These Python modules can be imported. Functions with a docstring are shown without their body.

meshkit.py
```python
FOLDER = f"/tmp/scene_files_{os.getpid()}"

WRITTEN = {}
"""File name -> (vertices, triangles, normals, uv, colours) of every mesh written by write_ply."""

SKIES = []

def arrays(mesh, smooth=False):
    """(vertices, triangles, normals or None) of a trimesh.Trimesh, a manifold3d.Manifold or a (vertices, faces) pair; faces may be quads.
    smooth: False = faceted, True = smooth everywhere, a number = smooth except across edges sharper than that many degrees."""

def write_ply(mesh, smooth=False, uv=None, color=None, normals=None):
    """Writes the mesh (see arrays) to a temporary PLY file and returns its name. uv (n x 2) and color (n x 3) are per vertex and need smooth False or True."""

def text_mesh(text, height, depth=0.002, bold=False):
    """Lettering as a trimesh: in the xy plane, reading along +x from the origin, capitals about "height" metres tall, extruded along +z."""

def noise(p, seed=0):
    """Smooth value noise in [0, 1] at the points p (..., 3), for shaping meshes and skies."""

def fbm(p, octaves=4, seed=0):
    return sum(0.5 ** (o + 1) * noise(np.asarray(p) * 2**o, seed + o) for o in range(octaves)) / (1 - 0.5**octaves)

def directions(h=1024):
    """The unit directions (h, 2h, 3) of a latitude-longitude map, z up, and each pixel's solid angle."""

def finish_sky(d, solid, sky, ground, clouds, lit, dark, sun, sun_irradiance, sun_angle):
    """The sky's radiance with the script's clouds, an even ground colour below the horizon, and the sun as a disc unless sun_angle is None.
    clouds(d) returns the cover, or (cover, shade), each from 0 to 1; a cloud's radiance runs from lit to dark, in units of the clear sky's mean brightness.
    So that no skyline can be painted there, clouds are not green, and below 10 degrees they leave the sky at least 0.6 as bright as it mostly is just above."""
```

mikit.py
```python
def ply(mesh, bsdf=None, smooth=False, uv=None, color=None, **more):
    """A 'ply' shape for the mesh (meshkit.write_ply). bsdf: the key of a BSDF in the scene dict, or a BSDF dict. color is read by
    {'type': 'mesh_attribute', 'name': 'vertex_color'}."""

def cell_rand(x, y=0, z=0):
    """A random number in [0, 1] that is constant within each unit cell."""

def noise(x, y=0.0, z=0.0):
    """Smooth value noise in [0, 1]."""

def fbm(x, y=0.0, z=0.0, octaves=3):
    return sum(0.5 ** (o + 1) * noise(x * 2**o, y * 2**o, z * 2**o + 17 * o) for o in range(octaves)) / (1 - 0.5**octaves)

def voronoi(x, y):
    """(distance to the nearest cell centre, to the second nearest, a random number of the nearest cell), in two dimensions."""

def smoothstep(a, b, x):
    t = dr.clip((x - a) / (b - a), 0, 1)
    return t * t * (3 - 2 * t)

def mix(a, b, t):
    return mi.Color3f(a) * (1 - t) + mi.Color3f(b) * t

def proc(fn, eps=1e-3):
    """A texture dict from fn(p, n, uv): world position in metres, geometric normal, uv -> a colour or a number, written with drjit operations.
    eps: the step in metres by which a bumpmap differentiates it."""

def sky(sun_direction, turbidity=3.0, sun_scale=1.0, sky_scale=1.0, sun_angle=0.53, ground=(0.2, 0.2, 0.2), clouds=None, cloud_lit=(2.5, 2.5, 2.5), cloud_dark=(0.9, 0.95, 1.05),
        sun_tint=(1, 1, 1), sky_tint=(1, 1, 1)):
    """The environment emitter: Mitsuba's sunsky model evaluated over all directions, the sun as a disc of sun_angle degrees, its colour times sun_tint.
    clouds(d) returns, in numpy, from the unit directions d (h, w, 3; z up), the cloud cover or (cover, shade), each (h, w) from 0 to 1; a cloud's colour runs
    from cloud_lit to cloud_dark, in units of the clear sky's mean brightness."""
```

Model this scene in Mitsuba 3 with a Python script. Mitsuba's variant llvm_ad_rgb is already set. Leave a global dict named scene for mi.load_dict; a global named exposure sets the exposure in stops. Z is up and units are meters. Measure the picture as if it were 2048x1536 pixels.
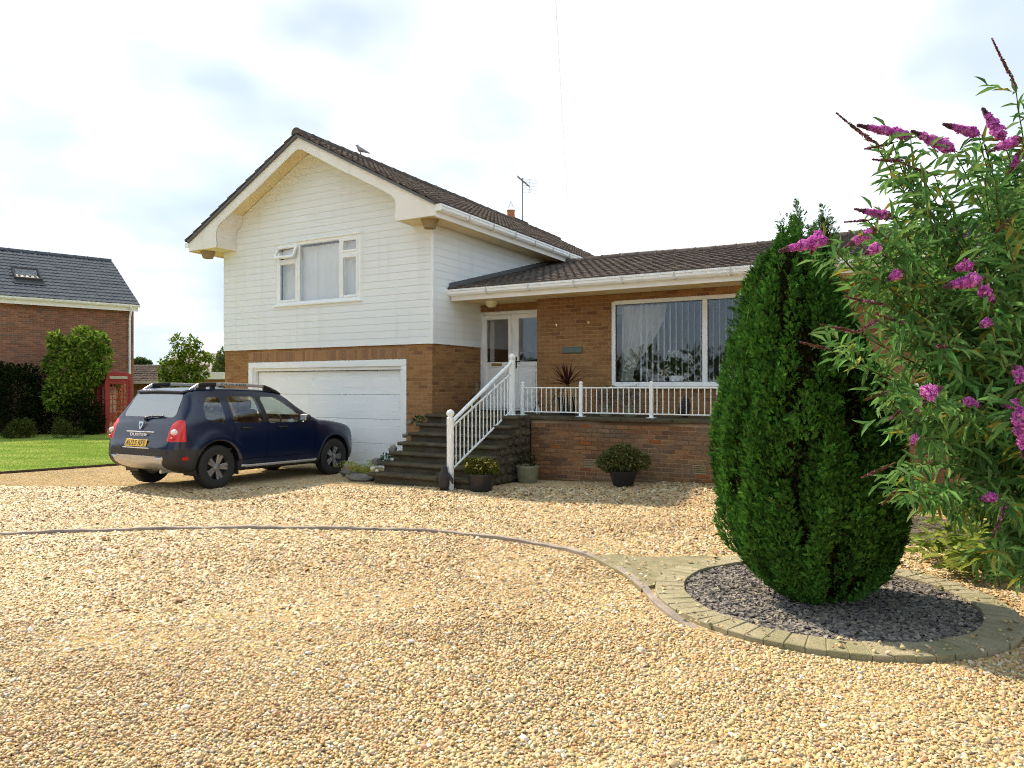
import math, random, numpy as np, trimesh, mitsuba as mi, mikit, meshkit, drjit as dr
import manifold3d as m3
from shapely.geometry import Polygon, box as sbox, Point, LineString
from shapely import affinity
from mikit import noise, fbm, voronoi, cell_rand, smoothstep, mix, proc
from scipy.interpolate import PchipInterpolator

T = mi.ScalarTransform4f
scene, labels = {}, {}
CAM_H, F_PX, HORIZON = 1.63, 1422.0, 772.0          # eye height, focal length in photo pixels, horizon row

# ---------------------------------------------------------------- camera, sky, exposure
exposure = 1.88
scene['camera'] = {'type': 'perspective', 'fov': 2 * math.degrees(math.atan(1024 / F_PX)), 'fov_axis': 'x', 'near_clip': 0.05, 'far_clip': 2000.0,
                   'to_world': T().look_at(origin=[0, 0, CAM_H], target=[0, 10, CAM_H + 10 * 4 / F_PX], up=[0, 0, 1])}
SUN = np.array([-0.70, 0.70, 1.0])


def clouds(d):
    """bright broken summer cloud, thinner and bluer in a few gaps"""
    e = np.clip(d[..., 2], 0.02, 1)
    q = np.stack([d[..., 0] / (e + .28), d[..., 1] / (e + .28), e * 0], -1)
    n1 = meshkit.fbm(q * 1.1 + [3.7, 1.3, 0], octaves=5, seed=5)
    n2 = meshkit.fbm(q * 2.3 + [9.1, 4.2, 0], octaves=5, seed=11)
    def st(a, b, x):
        t = np.clip((x - a) / (b - a), 0, 1)
        return t * t * (3 - 2 * t)
    r1 = (n1 - n1.mean()) / n1.std()
    r1 = np.sign(r1) * np.abs(r1) ** .8
    r2 = (n2 - n2.mean()) / n2.std()
    glow = np.clip(d @ (SUN / np.linalg.norm(SUN)), 0, 1) ** 3
    cover = st(-1.5, 0.1, r1 + 1.6 * glow + .3 * r2)
    shade = np.clip(st(-.3, 2.1, -r1 * .5 + r2 * .6 + .75 - 2.4 * glow) * .85 + .75 * st(.42, .95, d[..., 2]), 0, 1)
    return .36 + .64 * cover, shade


scene['sky'] = mikit.sky(SUN, turbidity=3, sun_scale=1.45, sun_angle=1.2, clouds=clouds, cloud_lit=(3.75, 4.06, 4.36), cloud_dark=(2.1, 2.5, 2.85), ground=(.2, .18, .13))

# ---------------------------------------------------------------- helpers
used = set()


def uniq(k):
    if k not in used:
        used.add(k)
        return k
    i = 1
    while f'{k}_{i:03d}' in used:
        i += 1
    used.add(f'{k}_{i:03d}')
    return f'{k}_{i:03d}'


def thing(name, label, cat, group=None):
    k = uniq(name)
    labels[k] = {'label': label, 'category': cat}
    if group:
        labels[k]['group'] = group
    return k


def kind(k, what, label=None):
    labels.setdefault(k, {})['kind'] = what
    if label:
        labels[k]['label'] = label
    return k


def tw(M):
    return T(np.asarray(M, float).tolist())


def put(name, mesh, bsdf, parent=None, smooth=False, M=None, color=None, exact=False, **more):
    k = (parent + '__' + name) if parent else name
    if not exact:
        k = uniq(k)
    d = mikit.ply(mesh, bsdf, smooth=smooth, color=color, **more)
    if M is not None:
        d['to_world'] = tw(M)
    scene[k] = d
    return k


def put_d(name, d, M, parent):
    k = uniq(parent + '__' + name)
    scene[k] = {**d, 'to_world': tw(M)}
    return k


def mat(R=None, t=(0, 0, 0), s=None):
    M = np.eye(4)
    if R is not None:
        M[:3, :3] = R
    if s is not None:
        M[:3, :3] = M[:3, :3] * np.asarray(s)[None, :]
    M[:3, 3] = t
    return M


def rz(deg):
    c, s = math.cos(math.radians(deg)), math.sin(math.radians(deg))
    return np.array([[c, -s, 0], [s, c, 0], [0, 0, 1.0]])


def rx(deg):
    c, s = math.cos(math.radians(deg)), math.sin(math.radians(deg))
    return np.array([[1, 0, 0], [0, c, -s], [0, s, c]], float)


def ry(deg):
    c, s = math.cos(math.radians(deg)), math.sin(math.radians(deg))
    return np.array([[c, 0, s], [0, 1, 0], [-s, 0, c]], float)


def xf(mesh, M):
    return (mesh[0] @ np.asarray(M)[:3, :3].T + np.asarray(M)[:3, 3], mesh[1])


def cat(meshes):
    vs, fs, n = [], [], 0
    for v, f in meshes:
        f = np.asarray(f)
        if f.shape[1] == 4:
            f = np.vstack([f[:, [0, 1, 2]], f[:, [0, 2, 3]]])
        vs.append(np.asarray(v, float))
        fs.append(f + n)
        n += len(v)
    return np.vstack(vs), np.vstack(fs)


def box(x0, x1, y0, y1, z0, z1, c=0.0):
    """axis box, with chamfered edges when c > 0"""
    lo, hi = np.array([x0, y0, z0], float), np.array([x1, y1, z1], float)
    if c <= 0:
        v = np.array([[x, y, z] for x in (x0, x1) for y in (y0, y1) for z in (z0, z1)], float)
        f = np.array([[0, 1, 3], [0, 3, 2], [4, 6, 7], [4, 7, 5], [0, 4, 5], [0, 5, 1], [2, 3, 7], [2, 7, 6], [0, 2, 6], [0, 6, 4], [1, 5, 7], [1, 7, 3]])
        return v, f
    c = min(c, .45 * (hi - lo).min())
    pts = []
    for sx in (0, 1):
        for sy in (0, 1):
            for sz in (0, 1):
                for ax in range(3):
                    p = np.where([sx, sy, sz], hi - c, lo + c).astype(float)
                    p[ax] = hi[ax] if (sx, sy, sz)[ax] else lo[ax]
                    pts.append(p)
    h = m3.Manifold.hull_points(np.array(pts)).to_mesh()
    return np.array(h.vert_properties[:, :3], float), np.array(h.tri_verts)


def man(M_):
    m = M_.to_mesh()
    return np.array(m.vert_properties[:, :3], float), np.array(m.tri_verts)


def tube(pts, r, sides=8, caps=True):
    p = np.asarray(pts, float)
    r = np.broadcast_to(r, (len(p),)).astype(float)
    t = np.gradient(p, axis=0)
    t /= np.linalg.norm(t, axis=1, keepdims=True) + 1e-12
    ref = np.array([0, 0, 1.0]) if abs(t[0, 2]) < .9 else np.array([1.0, 0, 0])
    a = np.cross(t, ref)
    bad = np.linalg.norm(a, axis=1) < 1e-3
    a[bad] = np.cross(t[bad], [0, 1.0, .1])
    a /= np.linalg.norm(a, axis=1, keepdims=True)
    b = np.cross(t, a)
    an = np.arange(sides) * 2 * math.pi / sides
    v = p[:, None] + r[:, None, None] * (np.cos(an)[None, :, None] * a[:, None] + np.sin(an)[None, :, None] * b[:, None])
    v = v.reshape(-1, 3)
    i, j = np.meshgrid(np.arange(len(p) - 1), np.arange(sides), indexing='ij')
    q = np.stack([i * sides + j, i * sides + (j + 1) % sides, (i + 1) * sides + (j + 1) % sides, (i + 1) * sides + j], -1).reshape(-1, 4)
    f = np.vstack([q[:, [0, 2, 1]], q[:, [0, 3, 2]]])
    if caps:
        n = len(v)
        v = np.vstack([v, p[:1], p[-1:]])
        j = np.arange(sides)
        e = (len(p) - 1) * sides
        f = np.vstack([f, np.stack([np.full(sides, n), j, (j + 1) % sides], 1), np.stack([np.full(sides, n + 1), e + (j + 1) % sides, e + j], 1)])
    return v, f


def lathe(prof, n=24, c=(0, 0, 0)):
    """profile of (radius, z) turned about z"""
    prof = np.asarray(prof, float)
    an = np.arange(n) * 2 * math.pi / n
    v = np.stack([prof[:, None, 0] * np.cos(an), prof[:, None, 0] * np.sin(an), np.repeat(prof[:, 1:2], n, 1)], -1).reshape(-1, 3) + np.asarray(c, float)
    i, j = np.meshgrid(np.arange(len(prof) - 1), np.arange(n), indexing='ij')
    q = np.stack([i * n + j, i * n + (j + 1) % n, (i + 1) * n + (j + 1) % n, (i + 1) * n + j], -1).reshape(-1, 4)
    return v, np.vstack([q[:, [0, 1, 2]], q[:, [0, 2, 3]]])


def ball(c, r, n=12):
    r = np.broadcast_to(r, (3,)).astype(float)
    a = np.linspace(-math.pi / 2, math.pi / 2, n // 2 + 1)
    v, f = lathe(np.stack([np.cos(a), np.sin(a)], 1), n)
    return v * r + np.asarray(c, float), f


def extrude(poly, d):
    """shapely polygon in xy, thickness d along z"""
    gs = getattr(poly, 'geoms', [poly])
    ms = [trimesh.creation.extrude_polygon(g, d, engine='earcut') for g in gs if g.area > 1e-7]
    return cat([(np.array(m.vertices), np.array(m.faces)) for m in ms])


def wallslab(poly, t, y=0.0):
    """polygon in (x, z), its face at y, thickness t going +y"""
    v, f = extrude(poly, t)
    return np.stack([v[:, 0], y + t - v[:, 2], v[:, 1]], 1), f


def hull(*meshes):
    return m3.Manifold.hull_points(np.vstack([m[0] for m in meshes]))


def spheres_hull(pts):
    """pts: list of (centre, radius): one rounded bone"""
    return m3.Manifold.batch_hull([m3.Manifold.sphere(r, 16).translate(list(map(float, c))) for c, r in pts])


def basis(z, up=(0, 0, 1.0)):
    """orthonormal frames with third axis z (N,3)"""
    z = z / (np.linalg.norm(z, axis=1, keepdims=True) + 1e-12)
    up = np.broadcast_to(np.asarray(up, float), z.shape)
    x = np.cross(up, z)
    n = np.linalg.norm(x, axis=1, keepdims=True)
    x = np.where(n < 1e-3, [1.0, 0, 0], x / np.maximum(n, 1e-9))
    return x, np.cross(z, x), z


def scatter(bv, bf, P, X, Y, Z, S):
    """copies of the base mesh at P with axes X, Y, Z and scales S (N,) or (N,3)"""
    S = np.asarray(S, float)
    S = S[:, None] * np.ones(3) if S.ndim == 1 else S
    v = P[:, None] + (bv[None, :, 0:1] * S[:, None, 0:1]) * X[:, None] + (bv[None, :, 1:2] * S[:, None, 1:2]) * Y[:, None] + (bv[None, :, 2:3] * S[:, None, 2:3]) * Z[:, None]
    f = bf[None] + (np.arange(len(P)) * len(bv))[:, None, None]
    return v.reshape(-1, 3), f.reshape(-1, 3)


def at(px, py, Y):
    """the point at distance Y ahead that the photograph shows at (px, py)"""
    return np.array([(px - 1024) / F_PX * Y, Y, CAM_H + (HORIZON - py) / F_PX * Y])


def sstep(a, b, x):
    t = np.clip((np.asarray(x, float) - a) / (b - a), 0, 1)
    return t * t * (3 - 2 * t)


def ground_z(x, y):
    return -.075 * sstep(10.8, 14, y) + .1 * sstep(.5, 3.6, x) * sstep(9.6, 11.3, y) - .05 * sstep(15, 24, y)


def unit(v):
    v = np.asarray(v, float)
    return v / np.linalg.norm(v)


# ---------------------------------------------------------------- the house frame: u along the front to the right, v away from the camera
TH = math.radians(29.7)
HA, HB = np.array([math.cos(TH), -math.sin(TH), 0]), np.array([math.sin(TH), math.cos(TH), 0])
HC = np.array([-1.564, 13.9, 0.0])
HM = mat(np.stack([HA, HB, [0, 0, 1]], 1), HC)


def H(u, v, z):
    return HC + u * HA + v * HB + np.array([0, 0, z])


def huv(p):
    dx, dy = p.x - float(HC[0]), p.y - float(HC[1])
    return dx * float(HA[0]) + dy * float(HA[1]), dx * float(HB[0]) + dy * float(HB[1]), p.z


# ---------------------------------------------------------------- materials
def rgb(*c):
    return {'type': 'rgb', 'value': list(map(float, c))}


VC = {'type': 'mesh_attribute', 'name': 'vertex_color'}


def pbr(name, col, rough=.5, two=True, **kw):
    b = {'type': 'principled', 'base_color': rgb(*col) if isinstance(col, tuple) else col, 'roughness': float(rough), **kw}
    scene[name] = {'type': 'twosided', 'bsdf': b} if two else b
    return name


def matte(name, col):
    scene[name] = {'type': 'twosided', 'bsdf': {'type': 'diffuse', 'reflectance': rgb(*col) if isinstance(col, tuple) else col}}
    return name


def leaf(name, col=VC, rough=.45, trans=.6, spec=.3):
    scene[name] = {'type': 'principledthin', 'base_color': col, 'roughness': rough, 'diff_trans': float(trans), 'spec_trans': 0.0, 'eta': 1.4}
    return name


pbr('m_upvc', (.78, .82, .83), .28)
pbr('m_metal_white', (.77, .82, .83), .35)
pbr('m_black', (.012, .012, .013), .4)
pbr('m_rubber', (.018, .018, .018), .75)
pbr('m_chrome', (.75, .76, .78), .18, metallic=1.0)
matte('m_dark_gap', (.70, .74, .76))
pbr('m_lead', (.09, .095, .1), .6)
pbr('m_pot_black', (.016, .016, .018), .42)
pbr('m_terracotta', (.42, .16, .07), .8)
scene['m_glass'] = {'type': 'thindielectric', 'int_ior': 1.75}     # double glazing reflects about twice as much as one pane
matte('m_room', (.16, .15, .14))
matte('m_blind', (.74, .79, .80))
leaf('m_leaf')
leaf('m_leaf_gloss', rough=.35, trans=.45)
matte('m_vc', VC)
pbr('m_vc_soft', VC, .6)


def f_siding(p, n, uv):
    u, v, z = huv(p)
    g = fbm(u * 1.3 + v * 1.1, v * 1.2, z * 1.5, 3)
    st = noise(u * 9 + v * 9, 3.0, z * .7)
    k = .965 + .05 * g - .05 * smoothstep(.6, .95, st)
    return mi.Color3f(.775 * k, .83 * k, .855 * k)


matte('m_siding', proc(f_siding))


def f_soffit(p, n, uv):
    u, v, z = huv(p)
    g = fbm(u * 1.7, v * 1.7, z * 2.0, 3)
    return mix((.74, .66, .44), (.66, .52, .27), smoothstep(.4, .8, g))


matte('m_soffit', proc(f_soffit))


def f_white(p, n, uv):
    g = fbm(p.x * 2.2, p.y * 2.2, p.z * 2.2, 3)
    d = smoothstep(.5, .95, fbm(p.x * 5, p.y * 5, p.z * 1.2, 2))
    k = .95 + .08 * g
    return mix(mi.Color3f(.79 * k, .80 * k, .77 * k), (.58, .56, .47), .3 * d)


matte('m_white_paint', proc(f_white))


def brick_tone(s, z, course, length, seed):
    row = dr.floor(z / course)
    par = row - 2 * dr.floor(row / 2)
    col = dr.floor(s / length + .5 * par)
    return cell_rand(col, row, seed), cell_rand(col, row, seed + 1)


def f_brick(p, n, uv):
    u, v, z = huv(p)
    s = u + 7.3 * v
    a, b = brick_tone(u + v, z, .075, .225, 3)
    g = fbm(u * 40 + v * 31, z * 60, 1.0, 2)
    w = fbm(u * .9 + v * .8, z * 1.1, 7.0, 2)
    c = mix((.255, .132, .057), (.335, .182, .082), a)
    c = mix(c, (.20, .10, .052), smoothstep(.86, .97, b))
    return c * (.72 + .45 * g) * (.82 + .36 * w)


matte('m_brick', proc(f_brick))


def f_mortar(p, n, uv):
    g = fbm(p.x * 50, p.y * 50, p.z * 50, 2)
    w = fbm(p.x * 1.2, p.y * 1.2, p.z * 2, 2)
    return mix((.28, .20, .115), (.37, .28, .17), g) * (.75 + .5 * w)


matte('m_mortar', proc(f_mortar))


def f_brick_old(p, n, uv):
    """the terrace wall: redder, stained, patchy with lime and moss"""
    u, v, z = huv(p)
    a, b = brick_tone(u + v, z, .075, .225, 9)
    g = fbm(u * 38, z * 60, v * 30, 2)
    w = fbm(u * 1.1 + 4, z * 2.0, v, 3)
    c = mix((.20, .105, .055), (.32, .165, .082), a)
    c = mix(c, (.15, .088, .055), smoothstep(.7, .95, b))
    c = mix(c, (.21, .17, .115), .6 * smoothstep(.5, .75, w))
    c = mix(c, (.30, .11, .045), smoothstep(.975, .985, b))
    return c * (.65 + .6 * g)


matte('m_brick_old', proc(f_brick_old))


def f_mortar_old(p, n, uv):
    u, v, z = huv(p)
    g = fbm(u * 30, z * 40, 2.0, 2)
    w = smoothstep(.38, .56, fbm(u * .9 + 2, z * 1.5, 3.0, 2))
    return mix((.13, .085, .055), (.42, .33, .24), w * (.5 + .5 * g))


matte('m_mortar_old', proc(f_mortar_old))


def f_stone(p, n, uv):
    """weathered dark step stone with moss"""
    g = fbm(p.x * 5, p.y * 5, p.z * 5, 4)
    h = fbm(p.x * 40, p.y * 40, p.z * 40, 2)
    c = mix((.045, .04, .03), (.135, .115, .08), g)
    c = mix(c, (.10, .10, .045), .5 * smoothstep(.55, .8, fbm(p.x * 2.2, p.y * 2.2, 3.0, 2)))
    return c * (.65 + .7 * h)


scene['m_stone'] = {'type': 'twosided', 'bsdf': {'type': 'bumpmap', 'arbitrary': proc(lambda p, n, uv: fbm(p.x * 30, p.y * 30, p.z * 30, 3) + .6 * fbm(p.x * 8, p.y * 8, p.z * 8, 2)), 'scale': .012,
                    'bsdf': {'type': 'diffuse', 'reflectance': proc(f_stone)}}}


def f_tile(p, n, uv):
    """brown-grey concrete roof tile with lichen"""
    t = cell_rand(dr.floor(p.x * 4.1 + p.y * 1.3), dr.floor(p.y * 3.7), dr.floor(p.z * 7.0))
    g = fbm(p.x * 9, p.y * 9, p.z * 9, 3)
    l = smoothstep(.56, .74, fbm(p.x * 16 + 3, p.y * 16, p.z * 16, 3))
    c = mix((.078, .066, .060), (.135, .117, .105), .5 * t + .5 * g)
    c = mix(c, (.26, .24, .20), .55 * l)
    return c * (.8 + .4 * noise(p.x * 90, p.y * 90, p.z * 90))


matte('m_tile', proc(f_tile))


def f_tile2(p, n, uv):
    t = cell_rand(dr.floor(p.x * 3.1 + p.y * 1.9), dr.floor(p.y * 2.7), dr.floor(p.z * 6.0))
    g = fbm(p.x * 3, p.y * 3, p.z * 3, 3)
    return mix((.08, .095, .115), (.135, .15, .17), .45 * t + .55 * g)


matte('m_tile_grey', proc(f_tile2))
# ================================================================ the house
house = thing('house', 'split-level brick house with white boarded upper gable, double garage and low tiled wing', 'house')
BRICK = box(0, 1, 0, 1, 0, 1)
CBRICK = box(0, .215, -.006, .03, 0, .065, .004)


def brick_wall(parent, name, M, poly, s0, bsdf, mortar, nparts, thick=.2, prio=None, course=.075, blen=.225, zmin=-9):
    """mortar slab with every brick proud of it; the nparts bricks nearest to prio are entries, the rest one mesh"""
    w = put(name, wallslab(poly, thick), mortar, parent, M=M)
    x0, z0, x1, z1 = poly.bounds
    dmesh = mikit.ply(CBRICK, bsdf)
    todo = []
    for r in range(int(math.floor(z0 / course)), int(math.ceil(z1 / course))):
        a, b = r * course + .005, (r + 1) * course - .005
        if a < max(z0, zmin) - .03 or b > z1 + .012:
            continue
        par = r % 2
        k = math.floor((x0 + s0) / blen + .5 * par)
        while True:
            s = (k - .5 * par) * blen - s0 + .005
            k += 1
            if s > x1:
                break
            c = sbox(s, a, s + blen - .01, b).intersection(poly)
            if c.area < .0015:
                continue
            p0, q0, p1, q1 = c.bounds
            todo.append((p0, p1, q0, q1))
    todo = np.array(todo)
    mid = np.stack([(todo[:, 0] + todo[:, 1]) / 2, todo[:, 0] * 0, (todo[:, 2] + todo[:, 3]) / 2], 1) @ M[:3, :3].T + M[:3, 3]
    order = np.argsort(np.linalg.norm(mid - (np.array([0, 0, CAM_H]) if prio is None else prio), axis=1))
    rng = np.random.default_rng(int(abs(s0 * 100)) + len(todo))
    rest = []
    for i, j in enumerate(order):
        p0, p1, q0, q1 = todo[j]
        A = mat(np.diag([(p1 - p0) / .215, 1 + .35 * rng.uniform(-1, 1), (q1 - q0) / .065]), (p0, .001 * rng.uniform(-1, 1), q0))
        if i < nparts:
            put_d('brick', dmesh, M @ A, w)
        else:
            rest.append(xf(CBRICK, A))
    if rest:
        kind(put('brickwork', cat(rest), bsdf, w, M=M), 'stuff')
    return w


SIDE = mat(np.stack([HB, -HA, [0, 0, 1]], 1), HC)                       # x = v, outward = +u


def shift(M, d):
    return M @ mat(t=d)


rng = np.random.default_rng(1)
front = sbox(-6.05, -.2, 0, 2.46).difference(sbox(-5.236, -.3, -.628, 2.40))
brick_wall(house, 'front_wall', HM, front, 0, 'm_brick', 'm_mortar', 90, prio=H(-.3, 0, 1.6))
# soldier course over the garage
sold = [mikit.ply(box(-.0325, .0325, -.006, .05, 0, .215, .004), 'm_vc_soft', color=np.tile(c, (24, 1))) for c in ((.27, .135, .055), (.31, .16, .062), (.22, .11, .048))]
lint = put('lintel', box(-5.236, -.628, .0, .2, 2.17, 2.40), 'm_mortar', house, M=HM)
for i in range(61):
    put_d('brick', sold[int(rng.integers(3))], HM @ mat(t=(-5.236 + .04 + i * .0754, rng.uniform(-.001, .001), 2.178)), lint)
side = sbox(0.21, .9, 1.78, 2.46).union(sbox(.004, -.2, .21, 2.46)).union(sbox(.2, -.2, 1.78, .91))
brick_wall(house, 'side_wall', SIDE, side, 0, 'm_brick', 'm_mortar', 60, prio=H(0, .5, 2.0))
WING = shift(HM, (0, 1.37, 0))
wing = sbox(1.6, 1.0, 9.2, 3.37).difference(sbox(3.184, 1.62, 6.75, 3.245))
brick_wall(house, 'wing_wall', WING, wing, 1.37, 'm_brick', 'm_mortar', 150, prio=H(2.4, 1.37, 2.2))
PORCH = shift(HM, (0, 1.72, 0))
brick_wall(house, 'porch_lintel', PORCH, sbox(.004, 3.225, 1.598, 3.372), 1.72, 'm_brick', 'm_mortar', 15)
# unseen outer walls close the building
put('rear_wall', cat([box(-6.05, -5.85, .2, 11.6, -.2, 2.5), box(-5.85, -.2, 11.4, 11.6, -.2, 6.0), box(-6.07, -5.87, .01, 11.6, 2.5, 5.05), box(-.2, -.004, 1.79, 11.4, -.2, 4.8),
                      box(-.19, -.005, .2, 1.79, 2.46, 4.8), box(9.0, 9.2, 1.571, 8.6, -.2, 3.4), box(0, 9.0, 8.4, 8.6, -.2, 3.4), box(1.6, 1.8, 1.571, 1.78, 1.0, 3.36), box(-5.8, -.2, .25, 11.3, 2.42, 2.5)]), 'm_brick', house, M=HM)

# ---- white boarding
P_B = .1457
gable = Polygon([(-6.05, 2.46), (0.003, 2.46), (0.003, 5.24), (-3.025, 6.84), (-6.05, 5.24)])
win = sbox(-4.268, 3.43, -1.80, 4.80)
clad = put('cladding', wallslab(gable.difference(win), .15, -.034), 'm_dark_gap', house, M=HM)
for i in range(29):
    a = 2.46 + i * P_B
    c = gable.intersection(sbox(-9, a, 9, a + P_B - .014)).difference(win.buffer(.004, join_style=2))
    if c.area < .01:
        continue
    off = rng.uniform(-.0008, .0008)
    for piece in getattr(c, 'geoms', [c]):
        if piece.area < .004:
            continue
        v, f = wallslab(piece, .016, -.044 + off)
        v[:, 1] += (v[:, 2] - a) / P_B * .004                              # each board leans a little, lower edge proud
        put('board', (v, f), 'm_siding', clad, M=HM)
sclad = put('side_cladding', wallslab(sbox(-.02, 2.46, 11.6, 4.80), .02, -.034), 'm_dark_gap', house, M=SIDE)
for i in range(16):
    a = 2.46 + i * P_B
    v, f = wallslab(sbox(-.02, a, 11.6, a + P_B - .014), .016, -.044)
    v[:, 1] += (v[:, 2] - a) / P_B * .004
    put('board', (v, f), 'm_siding', sclad, M=SIDE)
put('corner_trim', box(.004, .056, -.056, -.004, 2.452, 4.79, .004), 'm_upvc', house, M=HM)

# ---- eaves, barge boards and soffits
ZR, UR = 6.90, -3.025
zu = lambda u: 5.0 + (.53 - u) * .526


def mirror(v):
    w = v.copy()
    w[:, 0] = 2 * UR - w[:, 0]
    return w


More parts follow.
